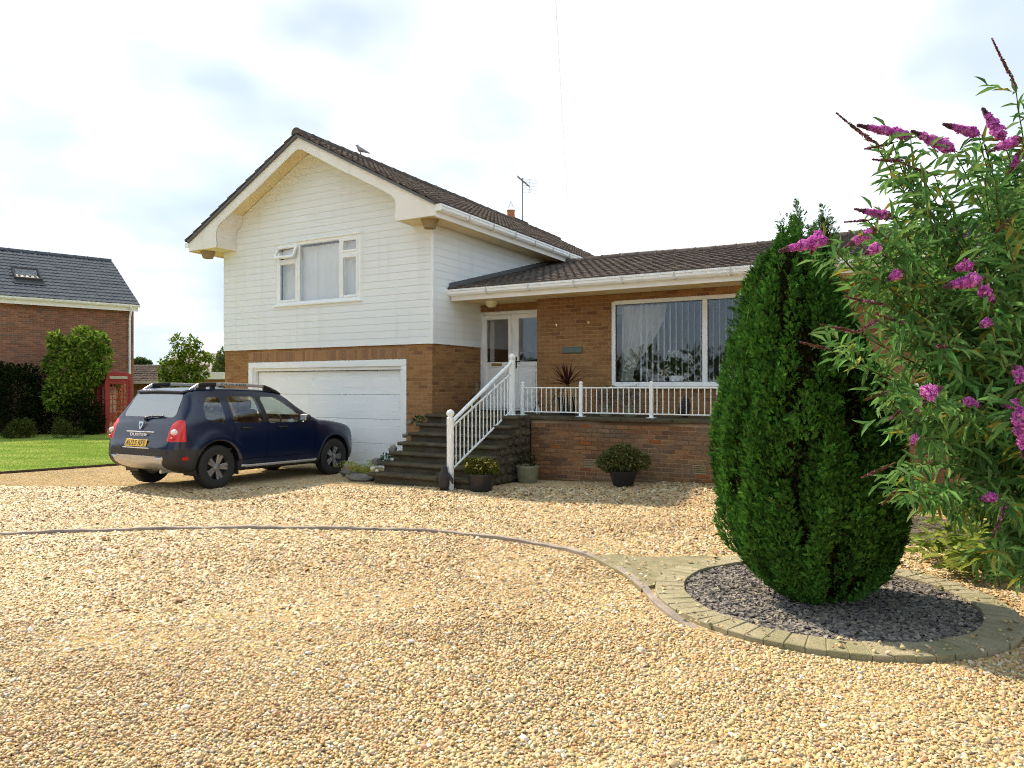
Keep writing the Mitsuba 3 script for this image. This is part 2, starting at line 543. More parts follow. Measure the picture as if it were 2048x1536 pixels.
for sgn in (0, 1):
    lowb = Polygon([(.50, 4.79), (-.42, 4.79), (-.445, 4.86), (-.43, 4.98), (-.425, 5.10), (-.45, 5.21), (-.52, 5.285), (-.64, 5.36), (-1.6, 5.865), (-1.6, zu(-1.6) - .01), (.50, zu(.5) - .01)])
    upb = Polygon([(-1.603, 5.853), (UR + .12, 6.56), (UR + .05, 6.585), (UR, 6.59), (UR, zu(UR) - .01), (-1.603, zu(-1.603) - .01)])
    for q, c in (('barge_board', lowb), ('barge_board', upb)):
        v, f = wallslab(c, .022, -.592)
        if sgn:
            v, f = mirror(v), f[:, ::-1]
        put(q, (v, f), 'm_white_paint', house, M=HM)
    # boxed end: curved inner cheek and bottom
    cheek = [(-.43, 4.792), (-.452, 4.86), (-.437, 4.98), (-.432, 5.10), (-.457, 5.215), (-.53, 5.29), (-.62, 5.335), (-.665, 5.60)]
    n = len(cheek)
    v = np.array([(a, y, z) for a, z in cheek for y in (-.569, -.048)])
    f = np.array([[2 * i, 2 * i + 1, 2 * i + 3, 2 * i + 2] for i in range(n - 1)])
    put('eaves_box', cat([(mirror(v) if sgn else v, f)]), 'm_white_paint', house, smooth=True, M=HM)
    b = box(-.42, .497, -.569, -.047, 4.792, 4.80)
    put('eaves_box', (mirror(b[0]) if sgn else b[0], b[1]), 'm_soffit', house, M=HM)
    # sloping soffit under the gable overhang
    v = np.array([[-.5, -.569, zu(-.5) - .035], [-.5, -.05, zu(-.5) - .035], [UR, -.05, zu(UR) - .035], [UR, -.569, zu(UR) - .035]])
    v = np.vstack([v, v + [0, 0, .012]])
    f = np.array([[0, 1, 2, 3], [7, 6, 5, 4], [0, 4, 5, 1], [1, 5, 6, 2], [2, 6, 7, 3], [3, 7, 4, 0]])
    put('gable_soffit', cat([(mirror(v) if sgn else v, f)]), 'm_soffit', house, M=HM)
    # eaves along the side: soffit, fascia, gutter
    b = box(.05, .497, -.047, 11.75, 4.792, 4.80)
    put('soffit', (mirror(b[0]) if sgn else b[0], b[1]), 'm_soffit', house, M=HM)
    b = box(.50, .522, -.59, 11.78, 4.765, 4.985)
    put('fascia', (mirror(b[0]) if sgn else b[0], b[1]), 'm_white_paint', house, M=HM)
    g = Polygon([(.525, 4.985), (.525, 4.885), (.548, 4.865), (.605, 4.87), (.632, 4.905), (.635, 4.945), (.648, 4.955), (.648, 4.99), (.636, 4.99), (.632, 4.962), (.622, 4.95), (.62, 4.91), (.6, 4.884), (.553, 4.878), (.538, 4.892), (.538, 4.985)])
    v, f = extrude(g, 12.42)
    v = np.stack([v[:, 0], -.60 + v[:, 2], v[:, 1]], 1)
    f = f[:, ::-1]
    gut = put('gutter', (mirror(v) if sgn else v, f), 'm_upvc', house, M=HM)
    e = box(.523, .65, -.612, -.595, 4.863, 4.992, .004)
    put('end_cap', (mirror(e[0]) if sgn else e[0], e[1]), 'm_upvc', gut, M=HM)
    for i in range(13):
        e = box(.524, .652, .35 + i * .92, .385 + i * .92, 4.86, 4.994, .003)
        put('bracket', (mirror(e[0]) if sgn else e[0], e[1]), 'm_vc_soft', gut, M=HM, color=np.tile((.45, .46, .46), (24, 1)))

# ---- tiled roofs
def tile_mesh(w=.33, ln=.40, amp=.017):
    xs = np.linspace(-.008, w + .006, 13)
    zc = amp * np.clip(np.cos(2 * math.pi * xs / (w / 2)) + .25, 0, 2) / 1.25
    ys = np.array([0, 0, ln])
    rows = [np.stack([xs, xs * 0, zc * 0 + .004], 1), np.stack([xs, xs * 0, zc + .046], 1), np.stack([xs, xs * 0 + ln, zc + .014], 1)]
    v = np.vstack(rows)
    n = len(xs)
    f = np.array([[r * n + i, r * n + i + 1, (r + 1) * n + i + 1, (r + 1) * n + i] for r in (0, 1) for i in range(n - 1)])
    f2 = np.array([[0, n, 2 * n], [n - 1, 3 * n - 1, 2 * n - 1]])
    vv, ff = cat([(v, f)])
    return vv, np.vstack([ff, f2])


TILE = tile_mesh()


def roof_plane(parent, name, M, O, X, Y, width, length, bsdf, nparts, prio, under, gauge=.337, seed=0, skip=None):
    """underlay slab plus tiles; O lower corner, X across, Y up the slope (house or other local frame M)"""
    X, Y = unit(X), unit(Y)
    N = np.cross(X, Y)
    F = M @ mat(np.stack([X, Y, N], 1), O)
    r = put(name, box(0, width, .02, length, -.05, .0), under, parent, M=F)
    d = mikit.ply(TILE, bsdf)
    rg = np.random.default_rng(seed)
    ts = []
    nx, ny = int(round(width / .33)), int(round(length / gauge))
    for j in range(ny):
        for i in range(nx):
            if skip and skip(i * .33, j * gauge):
                continue
            A = mat(rz(rg.normal(0, .35)) @ rx(rg.normal(0, .5)), (i * width / nx, j * gauge - .03, rg.uniform(-.003, .004)))
            ts.append((np.linalg.norm((F @ A)[:3, 3] + F[:3, 0] * .15 - prio), A))
    ts.sort(key=lambda t: t[0])
    rest = []
    for k, (_, A) in enumerate(ts):
        if k < nparts:
            put_d('tile', d, F @ A, r)
        else:
            rest.append(xf(TILE, A))
    if rest:
        kind(put('tiling', cat(rest), bsdf, r, M=F), 'stuff')
    return r


pitch = np.array([-(.56 - UR), 0, ZR - 5.01])
SL = np.linalg.norm(pitch)
r1 = roof_plane(house, 'roof', HM, (.56, -.64, 5.01), (0, 1, 0), pitch, 12.5, SL, 'm_tile', 130, H(.5, 0, 5), 'm_lead', seed=1)
r2 = roof_plane(house, 'left_roof', HM, (2 * UR - .56, 11.86, 5.01), (0, -1, 0), (-pitch[0], 0, pitch[2]), 12.5, SL, 'm_tile', 20, H(-6, -.6, 6), 'm_lead', seed=2)


def ridge_tile(ln=.45, r=.12):
    a = np.linspace(-.15, math.pi + .15, 9)
    v = []
    for y, k in ((0, 1.04), (.03, 1.04), (.031, .97), (ln, .94)):
        v += [(k * r * math.cos(t), y, k * r * math.sin(t)) for t in a]
    v = np.array(v)
    n = 9
    f = np.array([[q * n + i, q * n + i + 1, (q + 1) * n + i + 1, (q + 1) * n + i] for q in range(3) for i in range(n - 1)])
    vv, ff = cat([(v, f[:, ::-1])])
    cap = len(vv)
    vv = np.vstack([vv, [[0, 0, 0]]])
    return vv, np.vstack([ff, [[cap, i + 1, i] for i in range(n - 1)]])


RT = mikit.ply(ridge_tile(), 'm_tile')
for i in range(28):
    put_d('ridge_tile', RT, HM @ mat(ry(rng.normal(0, 1.2)), (UR, -.66 + i * .4467, ZR + .005 + rng.uniform(-.004, .004))), house)

wp = np.array([0, 4.55, 1.165])
WL = np.linalg.norm(wp)
r3 = roof_plane(house, 'wing_roof', HM, (.06, .50, 3.555), (1, 0, 0), wp, 9.24, WL, 'm_tile', 150, H(2.2, .5, 3.6), 'm_lead', seed=3)
put('wing_rear_roof', cat([([[.06, 5.05, 4.715], [9.3, 5.05, 4.715], [9.3, 8.7, 3.6], [.06, 8.7, 3.6]], [[0, 1, 2, 3]])]), 'm_tile', house, M=HM)
for i in range(20):
    put_d('ridge_tile', RT, HM @ mat(rz(-90) @ ry(rng.normal(0, 1)), (.1 + i * .46, 5.05, 4.725 + .02 * math.sin(i * .5))), house)
put('flashing', cat([([[.064, .5, 3.59], [.064, .5, 3.70], [.064, 5.05, 4.865], [.064, 5.05, 4.755]], [[0, 1, 2, 3]]), ([[.064, .5, 3.60], [.064, 5.05, 4.765], [.17, 5.05, 4.775], [.17, .5, 3.61]], [[0, 1, 2, 3]])]), 'm_lead', house, M=HM)
put('wing_fascia', box(.06, 9.3, .56, .582, 3.345, 3.535), 'm_white_paint', house, M=HM)
put('wing_soffit', cat([box(.06, 9.25, .583, 1.362, 3.373, 3.381), box(.06, 1.598, 1.363, 1.72, 3.373, 3.381)]), 'm_soffit', house, M=HM)
g = Polygon([(0, 0), (0, -.1), (-.023, -.12), (-.08, -.115), (-.107, -.08), (-.11, -.04), (-.122, -.03), (-.122, .005), (-.11, .005), (-.107, -.025), (-.096, -.036), (-.094, -.075), (-.075, -.101), (-.028, -.107), (-.013, -.093), (-.013, 0)])
v, f = extrude(g, 9.3)
v = np.stack([.03 + v[:, 2], .556 + v[:, 0], 3.555 + v[:, 1]], 1)
wg = put('wing_gutter', (v, f), 'm_upvc', house, M=HM)
put('end_cap', box(.018, .032, .432, .56, 3.432, 3.562, .004), 'm_upvc', wg, M=HM)
for i in range(10):
    put('bracket', box(.95 + i * .93, .985 + i * .93, .431, .558, 3.43, 3.564, .003), 'm_vc_soft', wg, M=HM, color=np.tile((.5, .51, .5), (24, 1)))

# ---- windows
def bars(parent, name, rects, y0, y1, M, bsdf='m_upvc', c=.006):
    return put(name, cat([box(a, b, y0, y1, z0, z1, c) for a, b, z0, z1 in rects]), bsdf, parent, M=M)


def pane(parent, a, b, z0, z1, y, M):
    return put('pane', (np.array([[a, y, z0], [b, y, z0], [b, y, z1], [a, y, z1]], float), np.array([[0, 1, 2], [0, 2, 3]])), 'm_glass', parent, M=M)


def slat_mesh(h, w=.085):
    x = np.linspace(-w / 2, w / 2, 5)
    y = .006 * (1 - (2 * x / w) ** 2)
    v = np.vstack([np.stack([x, y, x * 0], 1), np.stack([x, y, x * 0 + h], 1)])
    f = np.array([[i, i + 1, i + 6, i + 5] for i in range(4)])
    return cat([(v, f)])


w1 = house + '__bedroom_window'
w1 = bars(house, 'bedroom_window', [(-4.268, -4.20, 3.43, 4.80), (-1.868, -1.80, 3.43, 4.80), (-4.20, -1.868, 4.735, 4.80), (-4.20, -1.868, 3.43, 3.495), (-3.625, -3.555, 3.495, 4.735), (-2.395, -2.325, 3.495, 4.735),
                                    (-4.20, -3.625, 4.385, 4.445), (-2.325, -1.868, 4.385, 4.445)], -.04, .03, HM)
put('sill', box(-4.32, -1.75, -.105, -.03, 3.395, 3.428, .006), 'm_upvc', w1, M=HM)
put('head_trim', box(-4.30, -1.77, -.075, -.035, 4.803, 4.83, .004), 'm_upvc', w1, M=HM)
for a, b, z0, z1 in ((-4.20, -3.625, 3.495, 4.385), (-2.325, -1.868, 3.495, 4.385), (-2.325, -1.868, 4.445, 4.735)):
    bars(w1, 'sash', [(a + .002, a + .05, z0 + .002, z1 - .002), (b - .05, b - .002, z0 + .002, z1 - .002), (a + .05, b - .05, z0 + .002, z0 + .05), (a + .05, b - .05, z1 - .05, z1 - .002)], -.052, -.012, HM)
    pane(w1, a + .045, b - .045, z0 + .045, z1 - .045, -.03, HM)
pane(w1, -3.556, -2.394, 3.494, 4.736, -.015, HM)
OP = HM @ mat(t=(0, -.05, 4.735)) @ mat(rx(-24))
sash = bars(w1, 'open_sash', [(-4.215, -4.155, -.315, .0), (-3.65, -3.59, -.315, .0), (-4.155, -3.65, -.315, -.255), (-4.155, -3.65, -.06, 0)], -.03, .02, OP)
labels[sash] = {'label': 'small top-hung sash propped open'}
pane(w1, -4.157, -3.648, -.257, -.058, -.005, OP)
SL1 = mikit.ply(slat_mesh(1.21), 'm_blind')
for i in range(29):
    u = -4.19 + i * .081
    if abs(u + 3.59) < .03 or abs(u + 2.36) < .03:
        continue
    put_d('slat', SL1, HM @ mat(rz(26 + rng.normal(0, 4)), (u, .13, 3.50)), w1)
put('bedroom', cat([box(-5.7, -.25, .19, 3.6, 2.55, 2.56), box(-5.7, -.25, .19, 3.6, 4.77, 4.78), box(-5.7, -.25, 3.6, 3.62, 2.55, 4.78), box(-5.72, -5.7, .19, 3.6, 2.55, 4.78), box(-.25, -.23, .19, 3.6, 2.55, 4.78)]), 'm_room', house, M=HM)

w2 = bars(house, 'lounge_window', [(3.184, 3.262, 1.62, 3.245), (6.672, 6.75, 1.62, 3.245), (3.262, 6.672, 3.17, 3.245), (3.262, 6.672, 1.62, 1.705), (4.91, 5.0, 1.705, 3.17)], 1.39, 1.46, HM)
put('sill', box(3.16, 6.78, 1.30, 1.392, 1.585, 1.618, .008), 'm_upvc', w2, M=HM)
pane(w2, 3.26, 4.912, 1.703, 3.172, 1.43, HM)
pane(w2, 4.998, 6.674, 1.703, 3.172, 1.43, HM)
put('beading', cat([box(a, b, 1.415, 1.445, z0, z1) for a, b, z0, z1 in ((3.262, 3.274, 1.705, 3.17), (4.898, 4.91, 1.705, 3.17), (3.274, 4.898, 1.705, 1.717), (3.274, 4.898, 3.158, 3.17), (5.0, 5.012, 1.705, 3.17), (6.66, 6.672, 1.705, 3.17), (5.012, 6.66, 1.705, 1.717), (5.012, 6.66, 3.158, 3.17))]), 'm_black', w2, M=HM)
SL2 = mikit.ply(slat_mesh(1.46, .075), 'm_blind')
for i in range(26):
    u = 3.70 + i * .113
    put_d('slat', SL2, HM @ mat(rz(84 + min(i, 12) * 1.05 + rng.normal(0, .8)), (u, 1.60, 1.705)), w2)
# swept lace curtain at the left of the window
n, m = 90, 26
cv = []
for j in range(m):
    t = j / (m - 1)
    z = 1.70 + 1.46 * t
    wdt = .24 + .66 * sstep(.08, 1.0, t) ** .8
    for i in range(n):
        s = i / (n - 1)
        cv.append((3.27 + s * wdt, 1.70 + .035 * math.sin(s * 62 + 2 * math.sin(3 * t)) * (1.1 - .4 * t) + .012 * math.sin(s * 150), z))
cf = np.array([[j * n + i, j * n + i + 1, (j + 1) * n + i + 1, (j + 1) * n + i] for j in range(m - 1) for i in range(n - 1)])
leaf('m_lace', rgb(.74, .76, .72), .8, 1.0)
put('lace_curtain', cat([(np.array(cv), cf)]), 'm_lace', w2, smooth=True, M=HM)
put('lounge', cat([box(1.9, 8.9, 1.59, 4.7, 1.09, 1.1), box(1.9, 8.9, 1.59, 4.7, 3.32, 3.33), box(1.9, 8.9, 4.7, 4.72, 1.1, 3.33), box(1.88, 1.9, 1.59, 4.7, 1.1, 3.33), box(8.9, 8.92, 1.59, 4.7, 1.1, 3.33)]), 'm_room', house, M=HM)
put('window_board', box(3.19, 6.74, 1.48, 1.86, 1.66, 1.70), 'm_upvc', house, M=HM)

# ---- front door: glazed left leaf with letter plate and right leaf
dr_ = bars(house, 'front_door', [(.006, .075, 1.11, 3.222), (.075, 1.60, 3.15, 3.222), (.80, .87, 1.11, 3.15), (.075, .80, 1.11, 1.15), (.87, 1.60, 1.11, 1.15), (1.53, 1.60, 1.15, 3.15)], 1.76, 1.84, HM)
for a, b, nm in ((.08, .796, 'side_leaf'), (.874, 1.526, 'door_leaf')):
    lf = bars(dr_, nm, [(a, a + .09, 1.155, 3.145), (b - .09, b, 1.155, 3.145), (a + .09, b - .09, 3.05, 3.145), (a + .09, b - .09, 2.03, 2.14), (a + .09, b - .09, 1.155, 1.26)], 1.745, 1.80, HM)
    put('lower_panel', cat([box(a + .09, b - .09, 1.765, 1.795, 1.26, 2.03), box(a + .16, b - .16, 1.752, 1.77, 1.34, 1.95, .012), box(a + .23, b - .23, 1.744, 1.76, 1.43, 1.86, .01)]), 'm_upvc', dr_, M=HM)
    pane(dr_, a + .088, b - .088, 2.138, 3.052, 1.775, HM)
pbr('m_brass', (.45, .30, .10), .35, metallic=.8)
put('letter_plate', cat([box(.30, .56, 1.735, 1.747, 2.055, 2.115, .004), box(.32, .54, 1.731, 1.738, 2.07, 2.10, .003)]), 'm_brass', dr_, M=HM)
put('handle', cat([box(.893, .925, 1.735, 1.747, 2.0, 2.24, .004), box(.90, .918, 1.70, 1.737, 2.13, 2.15, .003), box(.90, 1.02, 1.69, 1.705, 2.128, 2.152, .004)]), 'm_black', dr_, M=HM)
put('hall_curtain', cat([(np.array([(.17 + .11 * i / 19, 1.9 + .012 * math.sin(i * 1.3), z) for z in (2.1, 3.1) for i in range(20)]), np.array([[i, i + 1, i + 21, i + 20] for i in range(19)]))]), 'm_lace', dr_, smooth=True, M=HM)
put('hall', cat([box(.02, 1.88, 1.86, 4.7, 1.09, 1.1), box(.02, 1.88, 1.86, 4.7, 3.32, 3.33), box(.02, 1.88, 4.7, 4.72, 1.1, 3.33), box(.0, .02, 1.86, 4.7, 1.1, 3.33), box(1.86, 1.88, 1.86, 4.7, 1.1, 3.33)]), 'm_room', house, M=HM)

# ---- garage door
gd = bars(house, 'garage_door', [(-5.236, -5.106, -.15, 2.03), (-.758, -.628, -.15, 2.03), (-5.236, -.628, 2.03, 2.168)], -.012, .10, HM, c=.008)
put('inner_frame', cat([box(-5.106, -5.05, .045, .12, -.15, 1.965), box(-.815, -.758, .045, .12, -.15, 1.965), box(-5.106, -.758, .03, .12, 1.965, 2.028)]), 'm_white_paint', gd, M=HM)
for j in range(4):
    z0 = -.07 + j * .507
    ms = [box(-5.05, -.815, .125, .165, z0, z0 + .50, .006)]
    for i in range(5):
        a = -5.05 + .06 + i * .842
        ms += [box(a, a + .745,   .1205, .13, z0 + .105, z0 + .118, .004), box(a, a + .745,   .1205, .13, z0 + .375, z0 + .388, .004), box(a, a + .013,   .1205, .13, z0 + .118, z0 + .375, .004), box(a + .732, a + .745,   .1205, .13, z0 + .118, z0 + .375, .004),
               box(a + .05, a + .695, .1205, .13, z0 + .15, z0 + .343, .009)]
    put('section', cat(ms), 'm_upvc', gd, M=HM)
put('garage', cat([box(-5.3, -.4, .21, 5.5, 2.39, 2.41), box(-5.3, -.4, .166, .2, -.15, 2.03)]), 'm_room', house, M=HM)

# ---- small things fixed to the house
sign = thing('house_sign', 'small grey-green slate name plate on the brickwork beside the front door', 'sign')
pbr('m_slate_sign', (.085, .12, .11), .5)
put(sign, box(2.17, 2.60, 1.335, 1.366, 2.275, 2.39, .008), 'm_slate_sign', M=HM, exact=True)
lamp = thing('porch_light', 'round cream ceiling light under the porch soffit', 'light')
pbr('m_cream_plastic', (.78, .72, .44), .35)
pl = H(.63, 1.2, 3.372)
put('base', lathe([(0, 0), (.12, 0), (.125, -.025), (.11, -.035), (0, -.035)], 24, pl), 'm_upvc', lamp, smooth=40)
put('shade', lathe([(.10, -.03), (.115, -.06), (.09, -.105), (.05, -.12), (0, -.125)], 24, pl), 'm_cream_plastic', lamp, smooth=40)
for i, (u, z) in enumerate(((2.04, 2.84), (2.73, 2.86))):
    hk = thing('basket_hook', ('cream wall hook on the brick nearer the front door' if i == 0 else 'cream wall hook on the brick nearer the lounge window'), 'hook', 'wall hooks on the wing')
    put(hk, cat([box(u - .014, u + .014, 1.352, 1.362, z - .03, z + .02, .004), tube([(u, 1.355, z + .01), (u, 1.31, z + .014), (u, 1.295, z), (u, 1.30, z - .02)], .006, 8)]), 'm_cream_plastic', M=HM, exact=True)
matte('m_mud', (.30, .24, .14))
for sgn, lb in ((0, 'round mud nest under the right-hand eaves corner of the white gable'), (1, 'round mud nest under the left-hand eaves corner of the white gable')):
    ne = thing('bird_nest', lb, 'bird nest', 'mud nests under the eaves')
    a = np.linspace(0, math.pi / 2, 7)
    v, f = lathe(np.stack([.11 + .06 * np.sin(a), .16 * np.sin(a)], 1) * [1, 1] + [0, -.16], 20)
    v = v * (1 + .06 * meshkit.noise(v * 40)[:, None] - .03)
    v = v + [.19 if not sgn else 2 * UR - .19, -.33, 4.79]
    bot = lathe([(0, -.16), (.11, -.16)], 20, (.19 if not sgn else 2 * UR - .19, -.33, 4.79))
    put(ne, cat([(v, f), bot]), 'm_mud', M=HM, exact=True)

ch = thing('chimney', 'short brick chimney stack with concrete cap behind the ridge', 'chimney')
put('stack', box(-3.95, -3.25, 9.0, 9.85, 6.3, 7.10), 'm_brick', ch, M=HM)
put('cap', box(-4.0, -3.2, 8.95, 9.9, 7.10, 7.17, .015), 'm_stone', ch, M=HM)
cp = thing('chimney_pot', 'orange clay chimney pot topped by a pointed wire bird guard', 'chimney pot')
pc = H(-3.5, 9.22, 7.17)
put('pot', lathe([(0, 0), (.15, 0), (.135, .05), (.125, .25), (.14, .28), (.14, .30), (.11, .30), (.11, .05), (0, .05)], 24, pc), 'm_terracotta', cp, smooth=40)
wire = [tube([pc + [.125 * math.cos(a), .125 * math.sin(a), .29], pc + [.11 * math.cos(a), .11 * math.sin(a), .38], pc + [.02 * math.cos(a), .02 * math.sin(a), .56], pc + [0, 0, .60]], .006, 5) for a in np.arange(8) * math.pi / 4]
put('bird_guard', cat(wire + [ball(pc + [0, 0, .61], .022, 8)]), 'm_chrome', cp)
an = thing('television_aerial', 'grey television aerial on a tall mast beside the chimney', 'aerial')
ab = H(-3.28, 9.62, 0)
pbr('m_alu', (.30, .31, .33), .45, metallic=.6)
put('mast', tube([ab + [0, 0, 6.6], ab + [0, 0, 8.62]], .024, 8), 'm_alu', an)
b0, b1 = ab + [-.17, -.05, 8.66], ab + [.22, .05, 8.36]
els = [tube([b0, b1], .026, 8)]
for i in range(9):
    c = b0 + (b1 - b0) * (i / 8)
    els.append(tube([c - [.02, .2, 0], c + [.02, .2, 0]], .006, 5))
for k in range(5):
    c = b1 + [.03, .0, .22 - k * .11]
    els.append(tube([c - [.25, .1, 0], c + [.25, .1, 0]], .005, 5))
els.append(tube([b1 + [.03, 0, .25], b1 + [.03, 0, -.25]], .01, 6))
put('antenna', cat(els), 'm_alu', an)
br = thing('pigeon', 'grey pigeon standing on the ridge of the main roof', 'pigeon')
pb = H(UR, 1.32, ZR + .125)
matte('m_feather', (.34, .33, .35))
bd = spheres_hull([((0, 0, .14), .075), ((-.1, .02, .11), .05)]) + spheres_hull([((-.1, .02, .11), .045), ((-.26, .05, .05), .018)]) + spheres_hull([((.04, 0, .18), .05), ((.075, 0, .245), .036)]) + spheres_hull([((.085, 0, .245), .03), ((.135, 0, .235), .006)])
v, f = man(bd.refine_to_length(.02))
sm = trimesh.smoothing.filter_taubin(trimesh.Trimesh(v, f), iterations=8)
put('body', (np.array(sm.vertices) * .8 @ rz(200).T + pb + [0, 0, .0], np.array(sm.faces)), 'm_feather', br, smooth=True)
for s in (-1, 1):
    put('leg', tube([pb + [0, .025 * s, .09], pb + [.01, .03 * s, .0], pb + [.04, .03 * s, -.005]], .007, 6), 'm_terracotta', br)
wi = thing('telephone_wire', 'thin overhead telephone wire rising from the roof across the sky', 'wire')
W0, W1 = H(-2.4, 11.5, 6.62), np.array([-.9, -6.0, 7.45])
put(wi, tube([W0 + (W1 - W0) * t for t in np.linspace(0, 1, 24)], .003, 5), 'm_alu', exact=True)
# ================================================================ the ground
BED, R_IN, R_OUT = np.array([2.38, 5.45]), 1.03, 1.26
PAL = np.array([(.54, .36, .15), (.52, .38, .20), (.62, .49, .31), (.70, .65, .55), (.42, .23, .08), (.36, .30, .22), (.20, .155, .10), (.47, .28, .15)])
PAL = (PAL * .93 + .07 * np.array([.60, .53, .42])) * [.90, .94, .95]
PW = np.array([.31, .24, .18, .045, .10, .055, .02, .05])


def f_gravel(p, n, uv):
    k = 1 / .027
    a, b, w = voronoi(p.x * k, p.y * k)
    c = mi.Color3f(*map(float, PAL[0]))
    acc = 0
    for q, wt in zip(PAL, PW):
        c = dr.select(w > float(acc), mi.Color3f(*map(float, q)), c)
        acc += wt
    g = fbm(p.x * .8, p.y * .8, 1.0, 3)
    c = c * (.82 + .3 * g)
    far = smoothstep(30.0, 60.0, dr.sqrt(p.x * p.x + p.y * p.y))
    return mix(c, (.09, .115, .04), far)


def f_gravel_h(p, n, uv):
    k = 1 / .027
    a, b, w = voronoi(p.x * k, p.y * k)
    return (1 - smoothstep(.0, .8, a)) * (.5 + .5 * w)


scene['m_gravel_base'] = {'type': 'twosided', 'bsdf': {'type': 'bumpmap', 'arbitrary': proc(f_gravel_h), 'scale': .014, 'bsdf': {'type': 'diffuse', 'reflectance': proc(f_gravel)}}}
gx = np.unique(np.concatenate([np.linspace(-400, -22, 20), np.arange(-22, 12, .5), np.linspace(12, 400, 20)]))
gy = np.unique(np.concatenate([np.linspace(-300, -2, 16), np.arange(-2, 30, .5), np.linspace(30, 700, 24)]))
X, Y = np.meshgrid(gx, gy)
V = np.stack([X.ravel(), Y.ravel(), ground_z(X, Y).ravel()], 1)
i, j = np.meshgrid(np.arange(len(gy) - 1), np.arange(len(gx) - 1), indexing='ij')
q = np.stack([i * len(gx) + j, i * len(gx) + j + 1, (i + 1) * len(gx) + j + 1, (i + 1) * len(gx) + j], -1).reshape(-1, 4)
kind(put('ground', cat([(V, q)]), 'm_gravel_base', smooth=True), 'structure')

# ---- edging strip: a long curve across the drive that runs into the paved ring
EDGE = np.array([(-9.2, 7.0), (-7.4, 7.45), (-5.6, 7.78), (-4.36, 8.02), (-3.0, 8.13), (-1.55, 8.05), (-.685, 7.86), (-.13, 7.57), (.387, 7.2), (.80, 6.66), (1.00, 6.02), (1.075, 5.5), (1.105, 5.17), (1.205, 4.87), (1.37, 4.63)])
tt = np.concatenate([[0], np.cumsum(np.linalg.norm(np.diff(EDGE, axis=0), axis=1))])
from scipy.interpolate import CubicSpline
ecs = CubicSpline(tt, EDGE)
es = np.linspace(0, tt[-1], 160)
ep = ecs(es)
en = ecs(es, 1)
en = np.stack([-en[:, 1], en[:, 0]], 1) / np.linalg.norm(en, axis=1, keepdims=True)
eline = LineString(ep)


def f_edging(p, n, uv):
    g = fbm(p.x * 7, p.y * 7, 3.0, 3)
    h = noise(p.x * 120, p.y * 120, p.z * 120)
    return mix((.19, .165, .145), (.33, .29, .25), g) * (.8 + .35 * h)


pbr('m_edging', proc(f_edging), .85)
prof = [(-.032, -.05), (-.032, .026), (-.027, .031), (.027, .031), (.032, .026), (.032, -.05)]
v = np.array([[ep[i, 0] + en[i, 0] * a, ep[i, 1] + en[i, 1] * a, b + .006 * math.sin(i * .5) + .003 * math.sin(i * 1.7) - .045 * float(sstep(150, 159, i))] for i in range(160) for a, b in prof])
n = len(prof)
f = np.array([[i * n + k, (i + 1) * n + k, (i + 1) * n + k + 1, i * n + k + 1] for i in range(159) for k in range(n - 1)])
ed = thing('garden_edging', 'long curved strip of pinkish concrete edging crossing the gravel drive', 'edging')
put(ed, cat([(v, f)]), 'm_edging', exact=True)

# ---- paved ring with slate chippings
def f_paver(p, n, uv):
    dx, dy = p.x - float(BED[0]), p.y - float(BED[1])
    k = dr.floor(dr.atan2(dy, dx) * (64 / 6.2831853))
    t = cell_rand(k, 2, 5)
    g = fbm(p.x * 9, p.y * 9, 3.0, 3)
    h = noise(p.x * 150, p.y * 150, p.z * 150)
    c = mix((.20, .18, .115), (.30, .275, .185), .4 * t + .6 * g)
    c = mix(c, (.15, .16, .075), .45 * smoothstep(.5, .75, fbm(p.x * 3, p.y * 3, 9.0, 3)))
    return c * (.78 + .4 * h)


pbr('m_paver', proc(f_paver), .9)
matte('m_pot_stone', proc(lambda p, n, uv: mix((.17, .16, .10), (.30, .28, .19), fbm(p.x * 12, p.y * 12, p.z * 12, 3))))
ring = thing('paver_ring', 'ring of mossy block pavers round the conifer bed', 'paving')
rg = np.random.default_rng(7)
NP = 64
for k in range(NP):
    a0, a1 = 2 * math.pi * k / NP - math.pi, 2 * math.pi * (k + 1) / NP - math.pi
    pts = []
    zt = .040 + rg.uniform(-.002, .002)
    tl = rg.uniform(-.004, .004)
    e = .0022
    for r, dz in ((R_IN, tl), (R_OUT + rg.uniform(-.006, .006), -tl)):
        for a, sgn in ((a0, 1), (a1, -1)):
            aa = a + sgn * e / r
            c, s = math.cos(aa), math.sin(aa)
            pts.append((BED[0] + r * c, BED[1] + r * s, -.08))
            pts.append((BED[0] + r * c, BED[1] + r * s, zt + dz - .005))
            a3 = aa + sgn * .005 / r
            r3 = r + (.005 if r == R_IN else -.005)
            pts.append((BED[0] + r3 * math.cos(a3), BED[1] + r3 * math.sin(a3), zt + dz))
    put('paver', man(m3.Manifold.hull_points(np.array(pts))), 'm_paver', ring)
# jointing under and between the pavers, and the mortar fillet between ring and edging
an = np.linspace(0, 2 * math.pi, 97)
v = np.array([[BED[0] + r * math.cos(a), BED[1] + r * math.sin(a), z] for a in an for r, z in ((R_IN + .004, -.05), (R_IN + .004, .0345), (R_OUT - .012, .0345), (R_OUT - .012, -.05))])
f = np.array([[i * 4 + k, (i + 1) * 4 + k, (i + 1) * 4 + k + 1, i * 4 + k + 1] for i in range(96) for k in range(3)])
kind(put('jointing', cat([(v, f)]), 'm_pot_stone', ring), 'stuff')
fil = Polygon([(.74, 6.70), (.95, 6.10), (1.02, 5.62), (1.15, 5.75), (1.30, 6.12), (1.62, 6.46), (1.95, 6.64), (1.86, 6.72), (1.3, 6.68), (.95, 6.78)]).difference(Point(*BED).buffer(R_OUT - .004, 64))
v, f = extrude(fil, .09)
put('mortar_fillet', (v + [0, 0, -.062], f), 'm_pot_stone', ring)


